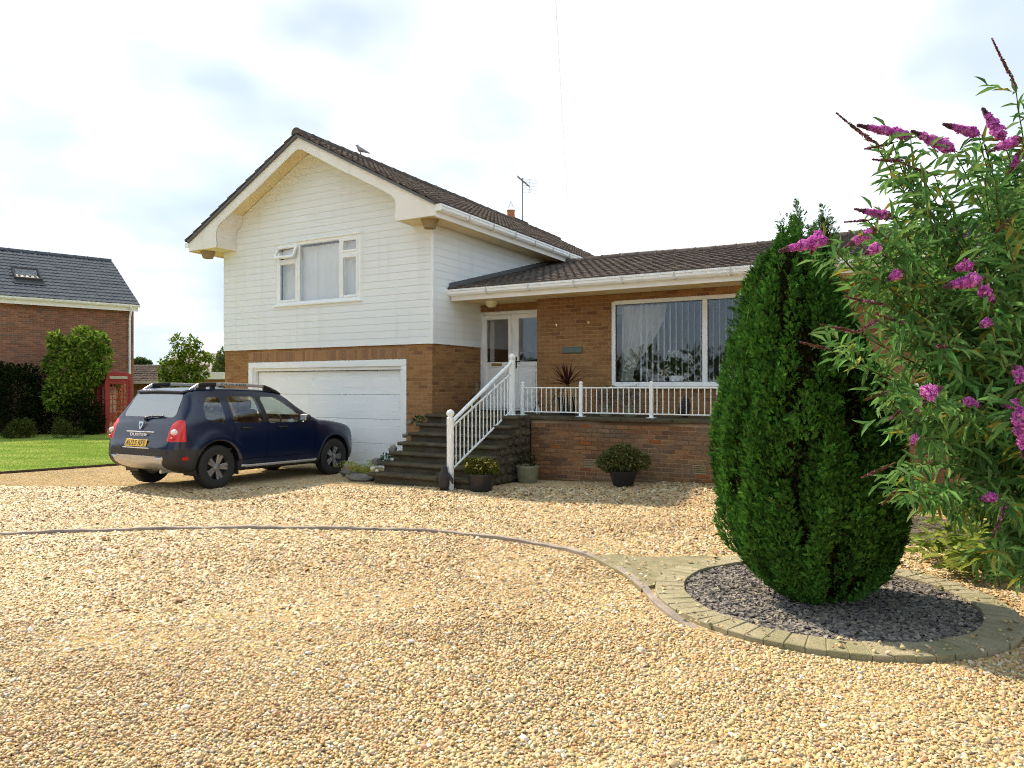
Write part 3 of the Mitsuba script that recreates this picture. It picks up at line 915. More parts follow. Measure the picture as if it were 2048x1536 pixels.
def f_slate(p, n, uv):
    h = noise(p.x * 60, p.y * 60, p.z * 60)
    return mix((.075, .065, .07), (.16, .14, .145), h)


pbr('m_slate_base', proc(f_slate), .8)
N = 7000
r = R_IN * np.sqrt(rg.random(N)) * 1.0
a = rg.random(N) * 2 * math.pi
chip = box(-.5, .5, -.5, .5, -.5, .5)
cv = chip[0].copy()
cv[:, 0] *= np.where(cv[:, 1] > 0, .6, 1.0)
P = np.stack([BED[0] + r * np.cos(a), BED[1] + r * np.sin(a), .008 + .014 * rg.random(N)], 1)
zd = np.stack([rg.normal(0, .28, N), rg.normal(0, .28, N), np.ones(N)], 1)
Xs, Ys, Zs = basis(zd, rg.normal(size=(N, 3)))
S = np.stack([rg.uniform(.016, .046, N), rg.uniform(.012, .030, N), rg.uniform(.004, .010, N)], 1)
v, f = scatter(cv, chip[1], P, Xs, Ys, Zs, S)
base = np.array([(.23, .215, .208), (.18, .17, .166), (.29, .27, .255), (.145, .135, .134), (.27, .25, .205)])[rg.integers(0, 5, N)] * rg.uniform(.75, 1.25, (N, 1))
fl = put('slate_bed', (np.array([[BED[0] + R_IN * 1.01 * math.cos(t), BED[1] + R_IN * 1.01 * math.sin(t), .004] for t in np.linspace(0, 2 * math.pi, 49)[:-1]] + [[*BED, .006]]), np.array([[k, (k + 1) % 48, 48] for k in range(48)])), 'm_slate_base')
kind(fl, 'structure')
sc_ = put('slate_chippings', (v, f), 'm_vc', color=np.repeat(base, 8, 0))
kind(sc_, 'stuff', 'purple-grey slate chippings filling the round conifer bed')
labels[sc_]['category'] = 'chippings'

# ---- loose pebbles of the drive
ico = trimesh.creation.icosahedron()
iv = np.array(ico.vertices) / np.linalg.norm(ico.vertices[0])
ikeep = np.array(ico.faces)[iv[np.array(ico.faces)].mean(1)[:, 2] > -.45]
dv = np.vstack([[[0, 0, .8]], np.stack([np.cos(np.arange(6) * math.pi / 3), np.sin(np.arange(6) * math.pi / 3), np.full(6, -.25)], 1)])
df = np.array([[0, 1 + k, 1 + (k + 1) % 6] for k in range(6)])


def pebbles(y0, y1, sp, variants, seed, size):
    g = np.random.default_rng(seed)
    yy = np.arange(y0, y1, sp)
    P = []
    for y in yy:
        w = .745 * y + .55
        x = np.arange(-w, w, sp)
        P.append(np.stack([x + g.uniform(-.55, .55, len(x)) * sp, y + g.uniform(-.55, .55, len(x)) * sp], 1))
    P = np.vstack(P)
    d = np.linalg.norm(P - BED, axis=1)
    # keep off the paved ring, the edging strip and the fillet
    from scipy.spatial import cKDTree
    keep = (d > R_OUT + .012) & (cKDTree(ecs(np.linspace(0, tt[-1], 1500))).query(P)[0] > .05)
    import shapely
    keep &= ~shapely.contains_xy(fil.buffer(.008), P[:, 0], P[:, 1])
    spilled = ~keep & (g.random(len(P)) < .035) & (d > R_IN * .8)
    up = np.where(spilled, .05 - .045 * (d < R_IN), 0.0)
    keep |= spilled
    P, up = P[keep], up[keep]
    n = len(P)
    und = meshkit.fbm(np.stack([P[:, 0] * 1.1, P[:, 1] * 1.1, P[:, 0] * 0], 1), 3, 4)
    ruts = meshkit.fbm(np.stack([P[:, 0] * .55 + 9, P[:, 1] * 1.6, P[:, 0] * 0], 1), 3, 8)
    ln = size * np.exp(g.normal(-.03, .27, n))
    S = np.stack([ln, ln * g.uniform(.58, .92, n), ln * g.uniform(.38, .7, n)], 1)
    z = ground_z(P[:, 0], P[:, 1]) + S[:, 2] * .25 + g.uniform(-.002, .006, n) + .022 * (und - .5) * (up == 0) + up
    zd = np.stack([g.normal(0, .33, n), g.normal(0, .33, n), np.ones(n)], 1)
    Xs, Ys, Zs = basis(zd, np.stack([g.normal(size=n), g.normal(size=n), g.normal(size=n) * .1], 1))
    col = PAL[g.choice(len(PAL), n, p=PW / PW.sum())] * g.uniform(.82, 1.18, (n, 1)) * (1 + g.normal(0, .05, (n, 3)))
    damp = (sstep(.50, .66, ruts) * (.5 + und))[:, None]
    col = col * (1 - .15 * damp * np.array([.8, 1.0, 1.15]))
    which = g.integers(0, len(variants), n)
    vs, cs, fs, off = [], [], [], 0
    for k, (bv, bf) in enumerate(variants):
        m = which == k
        v, f = scatter(bv, bf, np.column_stack([P[m], z[m]]), Xs[m], Ys[m], Zs[m], S[m])
        vs.append(v), fs.append(f + off), cs.append(np.repeat(col[m], len(bv), 0))
        off += len(v)
    return np.vstack(vs), np.vstack(fs), np.clip(np.vstack(cs), .02, .9)


gj = np.random.default_rng(3)
VAR = [(iv * (1 + gj.uniform(-.22, .22, (12, 1))), ikeep) for _ in range(5)]
VARL = [(dv * (1 + gj.uniform(-.15, .15, (7, 1))), df) for _ in range(4)]
pv = [pebbles(2.55, 4.1, .0158, VAR, 31, .0108), pebbles(4.1, 4.9, .0185, VAR, 35, .0124), pebbles(4.9, 6.2, .0215, VARL, 32, .0138), pebbles(6.2, 9.4, .0275, VARL, 33, .0172), pebbles(9.4, 11.6, .037, VARL, 34, .021)]
off, fs = 0, []
for v, f, c in pv:
    fs.append(f + off)
    off += len(v)
pbr('m_pebble', VC, .55, specular=.4)
pe = put('gravel', (np.vstack([p[0] for p in pv]), np.vstack(fs)), 'm_pebble', smooth=True, color=np.vstack([p[2] for p in pv]))
kind(pe, 'stuff', 'golden pea gravel covering the drive')
labels[pe]['category'] = 'gravel'

# ---- the lawn
LAWN = Polygon([(-24, 1), (-9.94, 13.75), (-8.44, 15.25), (-6.6, 17.2), (-7.0, 24), (-10, 33), (-40, 33), (-40, 1)])


def f_lawn(p, n, uv):
    g = fbm(p.x * .8, p.y * .8, 1.0, 3)
    h = noise(p.x * 40, p.y * 40, 1.0)
    g = smoothstep(.25, .75, fbm(p.x * .9, p.y * 1.6, 4.0, 4))
    return mix((.17, .29, .05), (.36, .42, .12), g) * (.7 + .5 * h)


scene['m_lawn'] = {'type': 'twosided', 'bsdf': {'type': 'bumpmap', 'arbitrary': proc(lambda p, n, uv: noise(p.x * 45, p.y * 45, 2.0)), 'scale': .03, 'bsdf': {'type': 'diffuse', 'reflectance': proc(f_lawn)}}}
v, f = extrude(LAWN, .10)
kind(put('lawn', (v + [0, 0, -.125], f), 'm_lawn'), 'structure')
le = np.array([(-24, 1), (-9.94, 13.75), (-8.44, 15.25), (-6.6, 17.2), (-7.0, 24)])
ledge = thing('lawn_edging', 'dark timber edging along the front of the lawn', 'edging')
matte('m_timber', (.075, .055, .04))
put(ledge, cat([box(0, float(np.linalg.norm(b - a)), -.012, .012, -.15, -.028, .004) for a, b in zip(le[:1], le[1:2])]), 'm_timber', exact=True, M=mat(rz(math.degrees(math.atan2(12.75, 14.06))), (-24, 1, 0)))
for a, b in zip(le[1:-1], le[2:]):
    put('board', box(0, float(np.linalg.norm(b - a)), -.012, .012, -.17, -.03, .004), 'm_timber', ledge, M=mat(rz(math.degrees(math.atan2(*(b - a)[::-1]))), (a[0], a[1], 0)))
g = np.random.default_rng(12)
import shapely
N = 60000
P = np.stack([g.uniform(-17, -6.6, N), g.uniform(11, 24, N)], 1)
P = P[shapely.contains_xy(LAWN, P[:, 0], P[:, 1])]
n = len(P)
bl = np.array([[-.5, 0, 0], [.5, 0, 0], [.12, .25, 1.0]])
Xs, Ys, Zs = basis(np.stack([g.normal(0, .4, n), g.normal(0, .4, n), np.ones(n)], 1), np.stack([g.normal(size=n), g.normal(size=n), np.zeros(n)], 1))
h = g.uniform(.02, .045, n)
v, f = scatter(bl, np.array([[0, 1, 2]]), np.column_stack([P, np.full(n, -.027)]), Xs, Ys, Zs, np.stack([np.full(n, .012), np.full(n, .02), h], 1))
gc = np.array([.25, .38, .07]) * g.uniform(.7, 1.4, (n, 1)) * np.array([1, 1, 1]) + g.uniform(0, .03, (n, 1)) * np.array([1, .6, 0])
gr = put('grass', (v, f), 'm_leaf', color=np.repeat(gc, 3, 0))
kind(gr, 'stuff', 'short bright green grass of the lawn')
labels[gr]['category'] = 'grass'

# ---- leaf litter blown against the terrace wall and under the bushes
g = np.random.default_rng(99)
P = []
for _ in range(420):
    u, v_ = g.uniform(2.3, 6.2), -abs(g.normal(0, .16)) - .03
    P.append(H(u, v_, 0))
for _ in range(150):
    P.append(np.array([g.uniform(2.6, 4.6), g.uniform(3.7, 7.4), 0]))
for _ in range(60):
    P.append(np.array([g.uniform(-5, 3), g.uniform(3.5, 10), 0]))
P = np.array(P)
dd = np.linalg.norm(P[:, :2] - BED, axis=1)
P[:, 2] = ground_z(P[:, 0], P[:, 1]) + np.where((dd > R_IN) & (dd < R_OUT), .046, .024)
n = len(P)
lv = np.array([[0, 0, 0], [-.32, .45, .10], [.32, .45, .10], [0, 1.0, .02], [0, .5, -.05]])
lf = np.array([[0, 4, 1], [0, 2, 4], [4, 3, 1], [4, 2, 3]])
Xs, Ys, Zs = basis(np.stack([g.normal(0, .35, n), g.normal(0, .35, n), np.ones(n)], 1), g.normal(size=(n, 3)))
col = np.array([(.20, .13, .05), (.30, .21, .08), (.12, .075, .04), (.16, .17, .05), (.34, .28, .13)])[g.integers(0, 5, n)] * g.uniform(.8, 1.2, (n, 1))
v, f = scatter(lv, lf, P, Xs, Ys, Zs, g.uniform(.018, .05, n))
lt_ = put('leaf_litter', (v, f), 'm_leaf', color=np.repeat(col, 5, 0))
kind(lt_, 'stuff', 'small brown fallen leaves scattered on the gravel and along the terrace wall')
labels[lt_]['category'] = 'fallen leaves'
# ================================================================ terrace, steps, railings, pots
ter = thing('terrace', 'raised brick terrace with dark coping in front of the low wing', 'terrace')
TW = brick_wall(ter, 'retaining_wall', HM, sbox(2.2, -.25, 9.2, 1.03).difference(sbox(3.24, .225, 3.455, .375)).difference(sbox(5.118, .225, 5.333, .375)), 0, 'm_brick_old', 'm_mortar_old', 300, prio=H(3.6, 0, .5), zmin=-.08)
matte('m_airbrick', (.36, .29, .17))
for u in (3.2475, 5.2255):
    u0 = u - (0 if u < 4 else .1)
    x0 = 3.245 if u < 4 else 5.123
    ms = [box(x0, x0 + .205, -.004, .02, .23, .245), box(x0, x0 + .205, -.004, .02, .355, .37), box(x0, x0 + .015, -.004, .02, .245, .355), box(x0 + .19, x0 + .205, -.004, .02, .245, .355)]
    ms += [box(x0 + .015, x0 + .19, -.002, .015, .245 + .028 * r - .004, .245 + .028 * r + .005) for r in range(1, 4)]
    ms += [box(x0 + .015 + .0175 * c - .003, x0 + .015 + .0175 * c + .003, .0, .015, .245, .355) for c in range(1, 10)]
    put('air_brick', cat(ms), 'm_airbrick', ter, M=HM)
    put('vent_hole', box(x0, x0 + .205, .03, .06, .23, .37), 'm_black', ter, M=HM)  # black plate paints the shade inside the vent opening
for i in range(8):
    a, b = 2.17 + i * .88, 2.17 + i * .88 + .874
    put('coping', box(a, min(b, 9.2), -.055 + rng.uniform(-.006, .006), .26, 1.025, 1.098 + rng.uniform(-.003, .003), .014), 'm_stone', ter, M=HM)
put('paving', cat([box(2.2, 9.2, .262, 1.36, 1.0, 1.092), box(.004, 2.2, -.20, 1.76, 1.0, 1.094), box(2.2, 9.2, .21, .26, -.2, .99)]), 'm_stone', ter, M=HM)

st = thing('stone_steps', 'flight of seven worn dark stone steps up to the front door', 'steps')
R_, RUN = .157, .25
for k in range(7):
    zt, vf = 1.10 - R_ * k, -.5 - RUN * k
    b = box(.18 - .012 * k + rng.uniform(-.02, .02), 2.2 + rng.uniform(-.015, .03), vf, vf + (.34 if k else .32), zt - .062, zt, .02)
    v, f = b
    put('tread', (v, f), 'm_stone', st, M=HM)
    put('riser', box(.22, 2.17, vf + .055, vf + .12 + (.2 if k == 0 else 0), zt - R_ - .05, zt - .064), 'm_stone', st, M=HM)
fill = Polygon([(-1.99, -.2)] + [p for k in range(6, -1, -1) for p in ((-.5 - RUN * k + .07, 1.10 - R_ * (k + 1)), (-.5 - RUN * k + .07, 1.10 - R_ * k - .07))] + [(0.0, 1.03), (0.0, -.2)])
matte('m_dark_stone', (.07, .065, .06))
fv, ff = extrude(fill, .12)
for u0 in (.25, 2.06):
    put('cheek_wall', (np.stack([u0 + fv[:, 2], fv[:, 0], fv[:, 1]], 1), ff), 'm_stone', st, M=HM)
g = np.random.default_rng(44)


def rock(c, s, seed, sub=2):
    gg = np.random.default_rng(seed)
    p = gg.normal(size=(26, 3))
    p /= np.linalg.norm(p, axis=1, keepdims=True)
    p *= gg.uniform(.75, 1.05, (26, 1)) * np.asarray(s)
    h = m3.Manifold.hull_points(p).refine_to_length(max(s) * .35)
    v, f = man(h)
    v = v * (1 + .10 * (meshkit.fbm(v / max(s) * 2.5 + seed, 3) - .5)[:, None])
    return v + np.asarray(c), f


# rubble facing on the open side of the steps
k = 0
for row in range(7):
    z = -.02 + row * .15
    vmax = -.02
    vmin = -.5 - (1.10 - z - .24) / R_ * RUN + .1
    x = vmin
    while x < vmax - .06:
        w = g.uniform(.14, .26)
        c = HM[:3, :3] @ np.array([2.185, min(x + w / 2, -.1), z + .07]) + HC
        v, f = rock((0, 0, 0), (.045, w / 2, .08), 300 + k)
        put('rubble_stone', (v @ HM[:3, :3].T + c, f), 'm_stone', st, smooth=40)
        x += w
        k += 1

sr = thing('stair_railing', 'white tubular handrail with ball-topped posts climbing the stone steps', 'railing')
UP, VB, VT = 1.86, -2.06, -.1
for v_, z0, z1 in ((VB, -.12, 1.14), (VT, 1.10, 2.10)):
    p = put('post', cat([lathe([(0, z0), (.057, z0), (.057, z1 - .006), (.05, z1), (0, z1)], 24, (UP, v_, 0))]), 'm_metal_white', sr, smooth=40, M=HM)
    put('ball', cat([ball((UP, v_, z1 + .058), .063, 20), lathe([(.03, z1), (.025, z1 + .01)], 12, (UP, v_, 0))]), 'm_metal_white', p, smooth=True, M=HM)
put('foot_plate', box(UP - .09, UP + .09, VT - .09, VT + .09, 1.10, 1.112, .003), 'm_metal_white', sr, M=HM)
put('handrail', tube([(UP, VB + .05, 1.055), (UP, VB + .16, 1.13), (UP, VT - .16, 1.985), (UP, VT - .09, 2.03), (UP, VT - .04, 2.045)], .031, 14), 'm_metal_white', sr, smooth=40, M=HM)
zt = lambda v_: .965 + (v_ - VB) / (VT - VB) * .91
zb = lambda v_: .29 + (v_ - VB) / (VT - VB) * .91
put('upper_rail', tube([(UP, VB + .05, zt(VB + .05)), (UP, VT - .05, zt(VT - .05))], .018, 10), 'm_metal_white', sr, smooth=40, M=HM)
put('lower_rail', tube([(UP, VB + .05, zb(VB + .05)), (UP, VT - .05, zb(VT - .05))], .018, 10), 'm_metal_white', sr, smooth=40, M=HM)
for i in range(15):
    v_ = VB + .16 + i * (VT - VB - .32) / 14
    put('bar', tube([(UP, v_, zb(v_)), (UP, v_, zt(v_))], .0105, 8), 'm_metal_white', sr, smooth=40, M=HM)
for v_ in (VB + .62, VT - .62):
    put('bracket', tube([(UP, v_, zt(v_)), (UP, v_, zt(v_) + .085)], .012, 8), 'm_metal_white', sr, M=HM)

tr = thing('terrace_railing', 'low white railing of thin bars along the terrace edge', 'railing')
PU = [1.99, 3.15, 4.42, 5.69, 6.96, 8.23, 9.1]
for u in PU:
    p = put('post', cat([box(u - .03, u + .03, .03, .09, 1.1, 1.655, .006), box(u - .07, u + .07, -.01, .13, 1.098, 1.108, .003)]), 'm_metal_white', tr, M=HM)
    put('cap', ball((u, .06, 1.68), .034, 14), 'm_metal_white', p, smooth=True, M=HM)
BAR = mikit.ply(tube([(0, .06, 1.165), (0, .06, 1.60)], .0095, 8), 'm_metal_white', smooth=40)
for a, b in zip(PU[:-1], PU[1:]):
    for z in (1.165, 1.60):
        put('rail', box(a + .03, b - .03, .048, .072, z - .011, z + .011, .004), 'm_metal_white', tr, M=HM)
    nb = int(round((b - a) / .0977)) - 1
    for i in range(nb):
        put_d('bar', BAR, HM @ mat(t=(a + (b - a) * (i + 1) / (nb + 1), 0, 0)), tr)


# ---- foliage helpers
LEAF4 = (np.array([[0, 0, 0], [-.5, .38, .10], [0, .42, -.02], [.5, .38, .10], [-.28, .75, .04], [.28, .75, .04], [0, 1.0, -.10]]),
         np.array([[0, 2, 1], [0, 3, 2], [1, 2, 4], [2, 3, 5], [2, 6, 4], [2, 5, 6]]))
LEAF2 = (np.array([[0, 0, 0], [-.5, .45, .08], [.5, .45, .08], [0, 1.0, -.05]]), np.array([[0, 2, 1], [1, 2, 3]]))


def leaves(P, out, ln, wd, col, seed, spread=.7, base=LEAF4, droop=0.0):
    """leaf-sized faces at P pointing about along out; returns mesh and vertex colours"""
    g = np.random.default_rng(seed)
    n = len(P)
    y = out + g.normal(0, spread, (n, 3)) + [0, 0, -droop]
    y /= np.linalg.norm(y, axis=1, keepdims=True) + 1e-9
    up = g.normal(0, .6, (n, 3)) + [0, 0, 1]
    x = np.cross(y, up)
    x /= np.linalg.norm(x, axis=1, keepdims=True) + 1e-9
    z = np.cross(x, y)
    ls = ln * g.uniform(.65, 1.25, n)
    v, f = scatter(base[0], base[1], P, x, y, z, np.stack([ls * wd, ls, ls * .8], 1))
    return (v, f), np.repeat(col, len(base[0]), 0)


def blob_points(blobs, n, seed, shell=.55):
    """points in a union of ellipsoids (centre, radii), denser towards the surface; also outward directions"""
    g = np.random.default_rng(seed)
    vol = np.array([np.prod(b[1]) ** (2 / 3) for b in blobs])
    w = g.choice(len(blobs), n, p=vol / vol.sum())
    d = g.normal(size=(n, 3))
    d /= np.linalg.norm(d, axis=1, keepdims=True)
    r = shell + (1 - shell) * g.random(n) ** .6
    C, R = np.array([b[0] for b in blobs], float)[w], np.array([np.broadcast_to(b[1], 3) for b in blobs], float)[w]
    return C + d * R * r[:, None], d


def shades(n, seed, dark, light, warm=.06):
    g = np.random.default_rng(seed)
    t = g.random((n, 1)) ** 1.2
    c = np.array(dark) * (1 - t) + np.array(light) * t
    return np.clip(c * (1 + g.normal(0, warm, (n, 3))), .004, .9)


def bush(parent, name, blobs, n, ln, wd, dark, light, seed, bsdf='m_leaf', spread=.7, shell=.55, base=LEAF4, droop=0.0):
    P, d = blob_points(blobs, n, seed, shell)
    m, c = leaves(P, d, ln, wd, shades(n, seed + 1, dark, light), seed + 2, spread, base, droop)
    return kind(put(name, m, bsdf, parent, color=c), 'stuff')


# ---- pots and ornaments on the gravel
pot = thing('black_pot', 'black plastic pot of yellow flowers at the foot of the white handrail', 'pot')
B = at(962, 977, 11.05)
B[2] = ground_z(B[0], B[1])
put('pot', lathe([(0, 0), (.16, 0), (.175, .02), (.205, .24), (.222, .245), (.222, .275), (.2, .275), (.19, .24), (0, .235)], 28, B), 'm_pot_black', pot, smooth=35)
bush(pot, 'foliage', [(B + [-.07, 0, .36], (.17, .17, .13)), (B + [.12, .02, .36], (.15, .15, .12)), (B + [-.16, .03, .40], (.1, .1, .1))], 900, .06, .45, (.06, .075, .012), (.19, .20, .03), 501)
P, d = blob_points([(B + [0, 0, .40], (.27, .2, .13))], 120, 503, .85)
P = P[P[:, 2] > B[2] + .36]
m, c = leaves(P, d[:len(P)], .03, .9, shades(len(P), 504, (.55, .42, .05), (.75, .7, .35)), 505)
kind(put('flowers', m, 'm_leaf', pot, color=c), 'stuff')

pot = thing('stone_pot', 'pale squat stone pot standing against the terrace wall', 'pot')
B = at(1055, 962, 12.25)
B[2] = ground_z(B[0], B[1]) - .01
put('pot', lathe([(0, 0), (.15, 0), (.17, .05), (.195, .26), (.205, .27), (.205, .31), (.175, .31), (.16, .27), (0, .26)], 28, B), 'm_pot_stone', pot, smooth=35)
bush(pot, 'foliage', [(B + [-.02, 0, .40], (.13, .13, .16)), (B + [.1, 0, .36], (.08, .08, .08))], 160, .07, .3, (.02, .025, .008), (.06, .07, .02), 511)

pot = thing('shrub_pot', 'black bowl pot holding a round pale green shrub before the terrace wall', 'pot')
B = at(1246, 969, 11.35)
B[2] = ground_z(B[0], B[1])
put('pot', lathe([(0, 0), (.14, 0), (.16, .02), (.215, .2), (.225, .22), (.235, .255), (.2, .255), (.19, .21), (0, .2)], 28, B), 'm_pot_black', pot, smooth=35)
bush(pot, 'foliage', [(B + [0, 0, .44], (.32, .28, .20)), (B + [.2, 0, .40], (.22, .2, .14)), (B + [-.2, 0, .38], (.22, .2, .14)), (B + [0, -.05, .54], (.2, .2, .13))], 3000, .055, .55, (.05, .065, .018), (.24, .255, .10), 521, shell=.6)
put('stem', cat([tube([B + [0, 0, .2], B + [.05 * math.cos(a), .05 * math.sin(a), .32], B + [.2 * math.cos(a), .18 * math.sin(a), .45]], .008, 6) for a in np.arange(6)]), 'm_timber', pot)

pg = thing('penguin_ornament', 'small dark penguin ornament at the foot of the white stair post', 'ornament')
B = at(888, 976, 11.1)
B[2] = ground_z(B[0], B[1])
bo = spheres_hull([((0, 0, .07), .065), ((0, 0, .15), .07), ((0, 0, .215), .045)]) + spheres_hull([((0, 0, .215), .042), ((0, -.01, .265), .038)]) + spheres_hull([((0, -.03, .265), .018), ((0, -.085, .258), .006)])
for s in (-1, 1):
    bo = bo + spheres_hull([((.055 * s, 0, .20), .018), ((.10 * s, 0, .14), .018), ((.115 * s, .01, .09), .008)]) + spheres_hull([((.03 * s, 0, .02), .022), ((.035 * s, -.05, .012), .014)])
v, f = man(bo.refine_to_length(.014))
sm = trimesh.smoothing.filter_taubin(trimesh.Trimesh(v, f), iterations=10)
matte('m_ornament', (.055, .052, .05))
put(pg, (np.array(sm.vertices) * 1.3 @ rz(165).T + B, np.array(sm.faces)), 'm_ornament', smooth=True, exact=True)

# ---- stones and plants at the left end of the steps and in front of the garage
matte('m_rock', proc(lambda p, n, uv: mix((.10, .095, .08), (.28, .27, .23), fbm(p.x * 14, p.y * 14, p.z * 14, 3))))
matte('m_rock_white', (.52, .50, .44))
RK = [((.02, -1.22, .45), (.09, .09, .12), 'rounded grey stone at the left end of the fourth step, standing upright', 'm_rock'),
      ((.10, -.96, .72), (.07, .08, .05), 'flat dark stone at the left end of the third step from the top', 'm_rock'),
      ((-.02, -1.62, .30), (.09, .1, .09), 'dark jagged stone beside the fifth step down', 'm_rock'),
      ((.02, -.72, .95), (.08, .08, .06), 'mossy stone tucked against the brick pier by the top steps', 'm_rock'),
      ((.14, -1.9, .22), (.06, .06, .055), 'white knobbly stone on the left end of the lowest step', 'm_rock_white'),
      ((.26, -1.93, .19), (.045, .05, .035), 'small pale pebble beside the white knobbly stone on the lowest step', 'm_rock_white'),
      ((-.25, -1.75, .02), (.32, .16, .10), 'broad flat grey rock on the gravel left of the bottom step', 'm_rock'),
      ((-.75, -1.35, .0), (.16, .14, .12), 'grey boulder in front of the garage door near the car nose', 'm_rock'),
      ((-1.05, -1.3, .0), (.1, .1, .08), 'smaller grey stone nearest the front wheel of the car', 'm_rock')]
for i, (c, s, lb, mt) in enumerate(RK):
    r = thing('stone', lb, 'stone', 'stones by the steps')
    put(r, rock(H(*c), s, 70 + i), mt, smooth=30, exact=True)
fe = thing('fern', 'yellow-green fern growing by the garage door left of the steps', 'fern')
B = H(-.42, -1.5, -.02)
fr = []
cc = []
g = np.random.default_rng(90)
for i in range(26):
    a = g.uniform(0, 2 * math.pi)
    L = g.uniform(.36, .66)
    pts = [B + [math.cos(a) * L * .8 * t, math.sin(a) * L * .8 * t, L * (1.15 * t - .8 * t * t)] for t in np.linspace(0, 1, 12)]
    P = np.repeat(np.array(pts[2:]), 4, 0)
    d = np.tile(np.array([[-math.sin(a), math.cos(a), .2], [math.sin(a), -math.cos(a), .2]] * 2), (10, 1))
    m, c = leaves(P, d, .06, .25, shades(len(P), 91 + i, (.24, .29, .03), (.44, .46, .08)), 120 + i, .25, LEAF2)
    fr.append(m)
    cc.append(c)
kind(put('frond', cat(fr), 'm_leaf', fe, color=np.vstack(cc)), 'stuff')
for i, (c, lb) in enumerate((((.10, -1.5, .36), 'little dark green succulent between stones beside the fifth step'), ((.16, -.62, 1.0), 'little dark green plant beside the top step against the brick pier'))):
    sp = thing('small_plant', lb, 'plant')
    B = H(*c)
    P, d = blob_points([(B, (.09, .08, .07))], 90, 130 + i, .3)
    m, cl = leaves(P, d, .06, .4, shades(90, 133 + i, (.015, .06, .03), (.04, .13, .05)), 135 + i)
    kind(put('foliage', m, 'm_leaf', sp, color=cl), 'stuff')

# ---- on the terrace
co = thing('cordyline', 'purple spiky cordyline with tan dead leaves in a dark pot on the terrace', 'plant')
B = H(2.63, .6, 1.095)
put('pot', lathe([(0, 0), (.14, 0), (.17, .30), (.185, .30), (.185, .33), (.16, .33), (.15, .29), (0, .28)], 24, B), 'm_pot_black', co, smooth=35)
put('trunk', tube([B + [0, 0, .25], B + [.02, 0, .40], B + [.01, 0, .56]], .028, 8), 'm_timber', co)
matte('m_cordy', (.055, .018, .02))
matte('m_cordy_dead', (.30, .20, .09))
g = np.random.default_rng(17)


def strap(p0, d, ln, w, droop, n=7):
    d = unit(d)
    side = unit(np.cross(d, [0.02, 0.01, 1]))
    pts = [p0 + d * ln * t + np.array([0, 0, -droop * ln * t * t]) for t in np.linspace(0, 1, n)]
    v = []
    for i, p in enumerate(pts):
        t = i / (n - 1)
        ww = w * (min(1, .45 + 2 * t) * (1 - t ** 3)) + .001
        v += [p - side * ww / 2, p + [0, 0, -.15 * ww], p + side * ww / 2]
    f = [[3 * i + k, 3 * i + k + 1, 3 * i + k + 4, 3 * i + k + 3] for i in range(n - 1) for k in (0, 1)]
    return cat([(np.array(v), np.array(f))])


for i in range(34):
    a, e = g.uniform(0, 2 * math.pi), g.uniform(.15, 1.35)
    put('leaf', strap(B + [0, 0, .56], (math.cos(a) * math.cos(e), math.sin(a) * math.cos(e), math.sin(e)), g.uniform(.42, .60), .036, .12), 'm_cordy', co)
for i in range(18):
    a = g.uniform(0, 2 * math.pi)
    put('dead_leaf', strap(B + [0, 0, .52], (math.cos(a) * .7, math.sin(a) * .7, .25), g.uniform(.35, .5), .026, 1.5), 'm_cordy_dead', co)
for i, (u, v_, lb, r, cd, cl) in enumerate(((3.42, .55, 'grey dried plant in a pot on the terrace beside the cordyline', .2, (.10, .085, .06), (.27, .25, .2)),
                                        (3.86, .6, 'pale flowering grey-leaved plant on the terrace under the lounge window', .2, (.12, .11, .09), (.36, .33, .29)))):
    pp = thing('terrace_plant', lb, 'plant')
    B = H(u, v_, 1.095)
    put('pot', lathe([(0, 0), (.11, 0), (.14, .17), (.155, .17), (.155, .2), (.13, .2), (0, .17)], 20, B), 'm_pot_stone', pp, smooth=35)
    bush(pp, 'foliage', [(B + [0, 0, .3], (r, r, .16)), (B + [.08, 0, .42], (.11, .11, .14)), (B + [-.09, 0, .38], (.1, .1, .12))], 700, .05, .3, cd, cl, 140 + 5 * i, shell=.3)
for i, (u, h, lb) in enumerate(((4.83, .40, 'dark rounded standing stone on the terrace behind the railing'), (5.62, .36, 'second dark standing stone on the terrace beside the conifer'))):
    s_ = thing('standing_stone', lb, 'stone', 'standing stones on the terrace')
    put(s_, rock(H(u, .55, 1.10 + h * .45), (.13, .11, h * .58), 160 + i), 'm_ornament', smooth=30, exact=True)
ct = thing('cat_ornament', 'little black and white cat ornament by the front door', 'ornament')
B = H(2.03, .55, 1.095)
bo = spheres_hull([((0, 0, .06), .06), ((.0, -.01, .14), .04)]) + spheres_hull([((0, -.02, .2), .042), ((0, -.03, .205), .04)]) + spheres_hull([((.05, .04, .02), .018), ((.09, .02, .02), .015)])
for s in (-1, 1):
    bo = bo + spheres_hull([((.024 * s, -.015, .225), .018), ((.03 * s, -.015, .262), .004)]) + spheres_hull([((.025 * s, -.05, .1), .018), ((.025 * s, -.06, .015), .016)])
v, f = man(bo.refine_to_length(.012))
sm = trimesh.smoothing.filter_taubin(trimesh.Trimesh(v, f), iterations=6)
v = np.array(sm.vertices)
cl = np.where((v[:, 1] < -.035)[:, None] & (v[:, 2] < .19)[:, None], [.55, .55, .52], [.05, .05, .055])
put(ct, (v @ rz(15).T + B, np.array(sm.faces)), 'm_vc', smooth=True, color=cl, exact=True)
sf = thing('statuette', 'slender weathered brown statuette by the left side of the front door', 'statue')
B = H(.17, 1.35, 1.095)
put('plinth', box(-.08, .08, -.08, .08, 0, .12, .01), 'm_rock', sf, M=mat(rz(-30), B))
bo = spheres_hull([((0, 0, .16), .07), ((0, 0, .32), .045)]) + spheres_hull([((0, 0, .32), .045), ((0, 0, .45), .06)]) + spheres_hull([((0, 0, .5), .03), ((0, 0, .57), .042)])
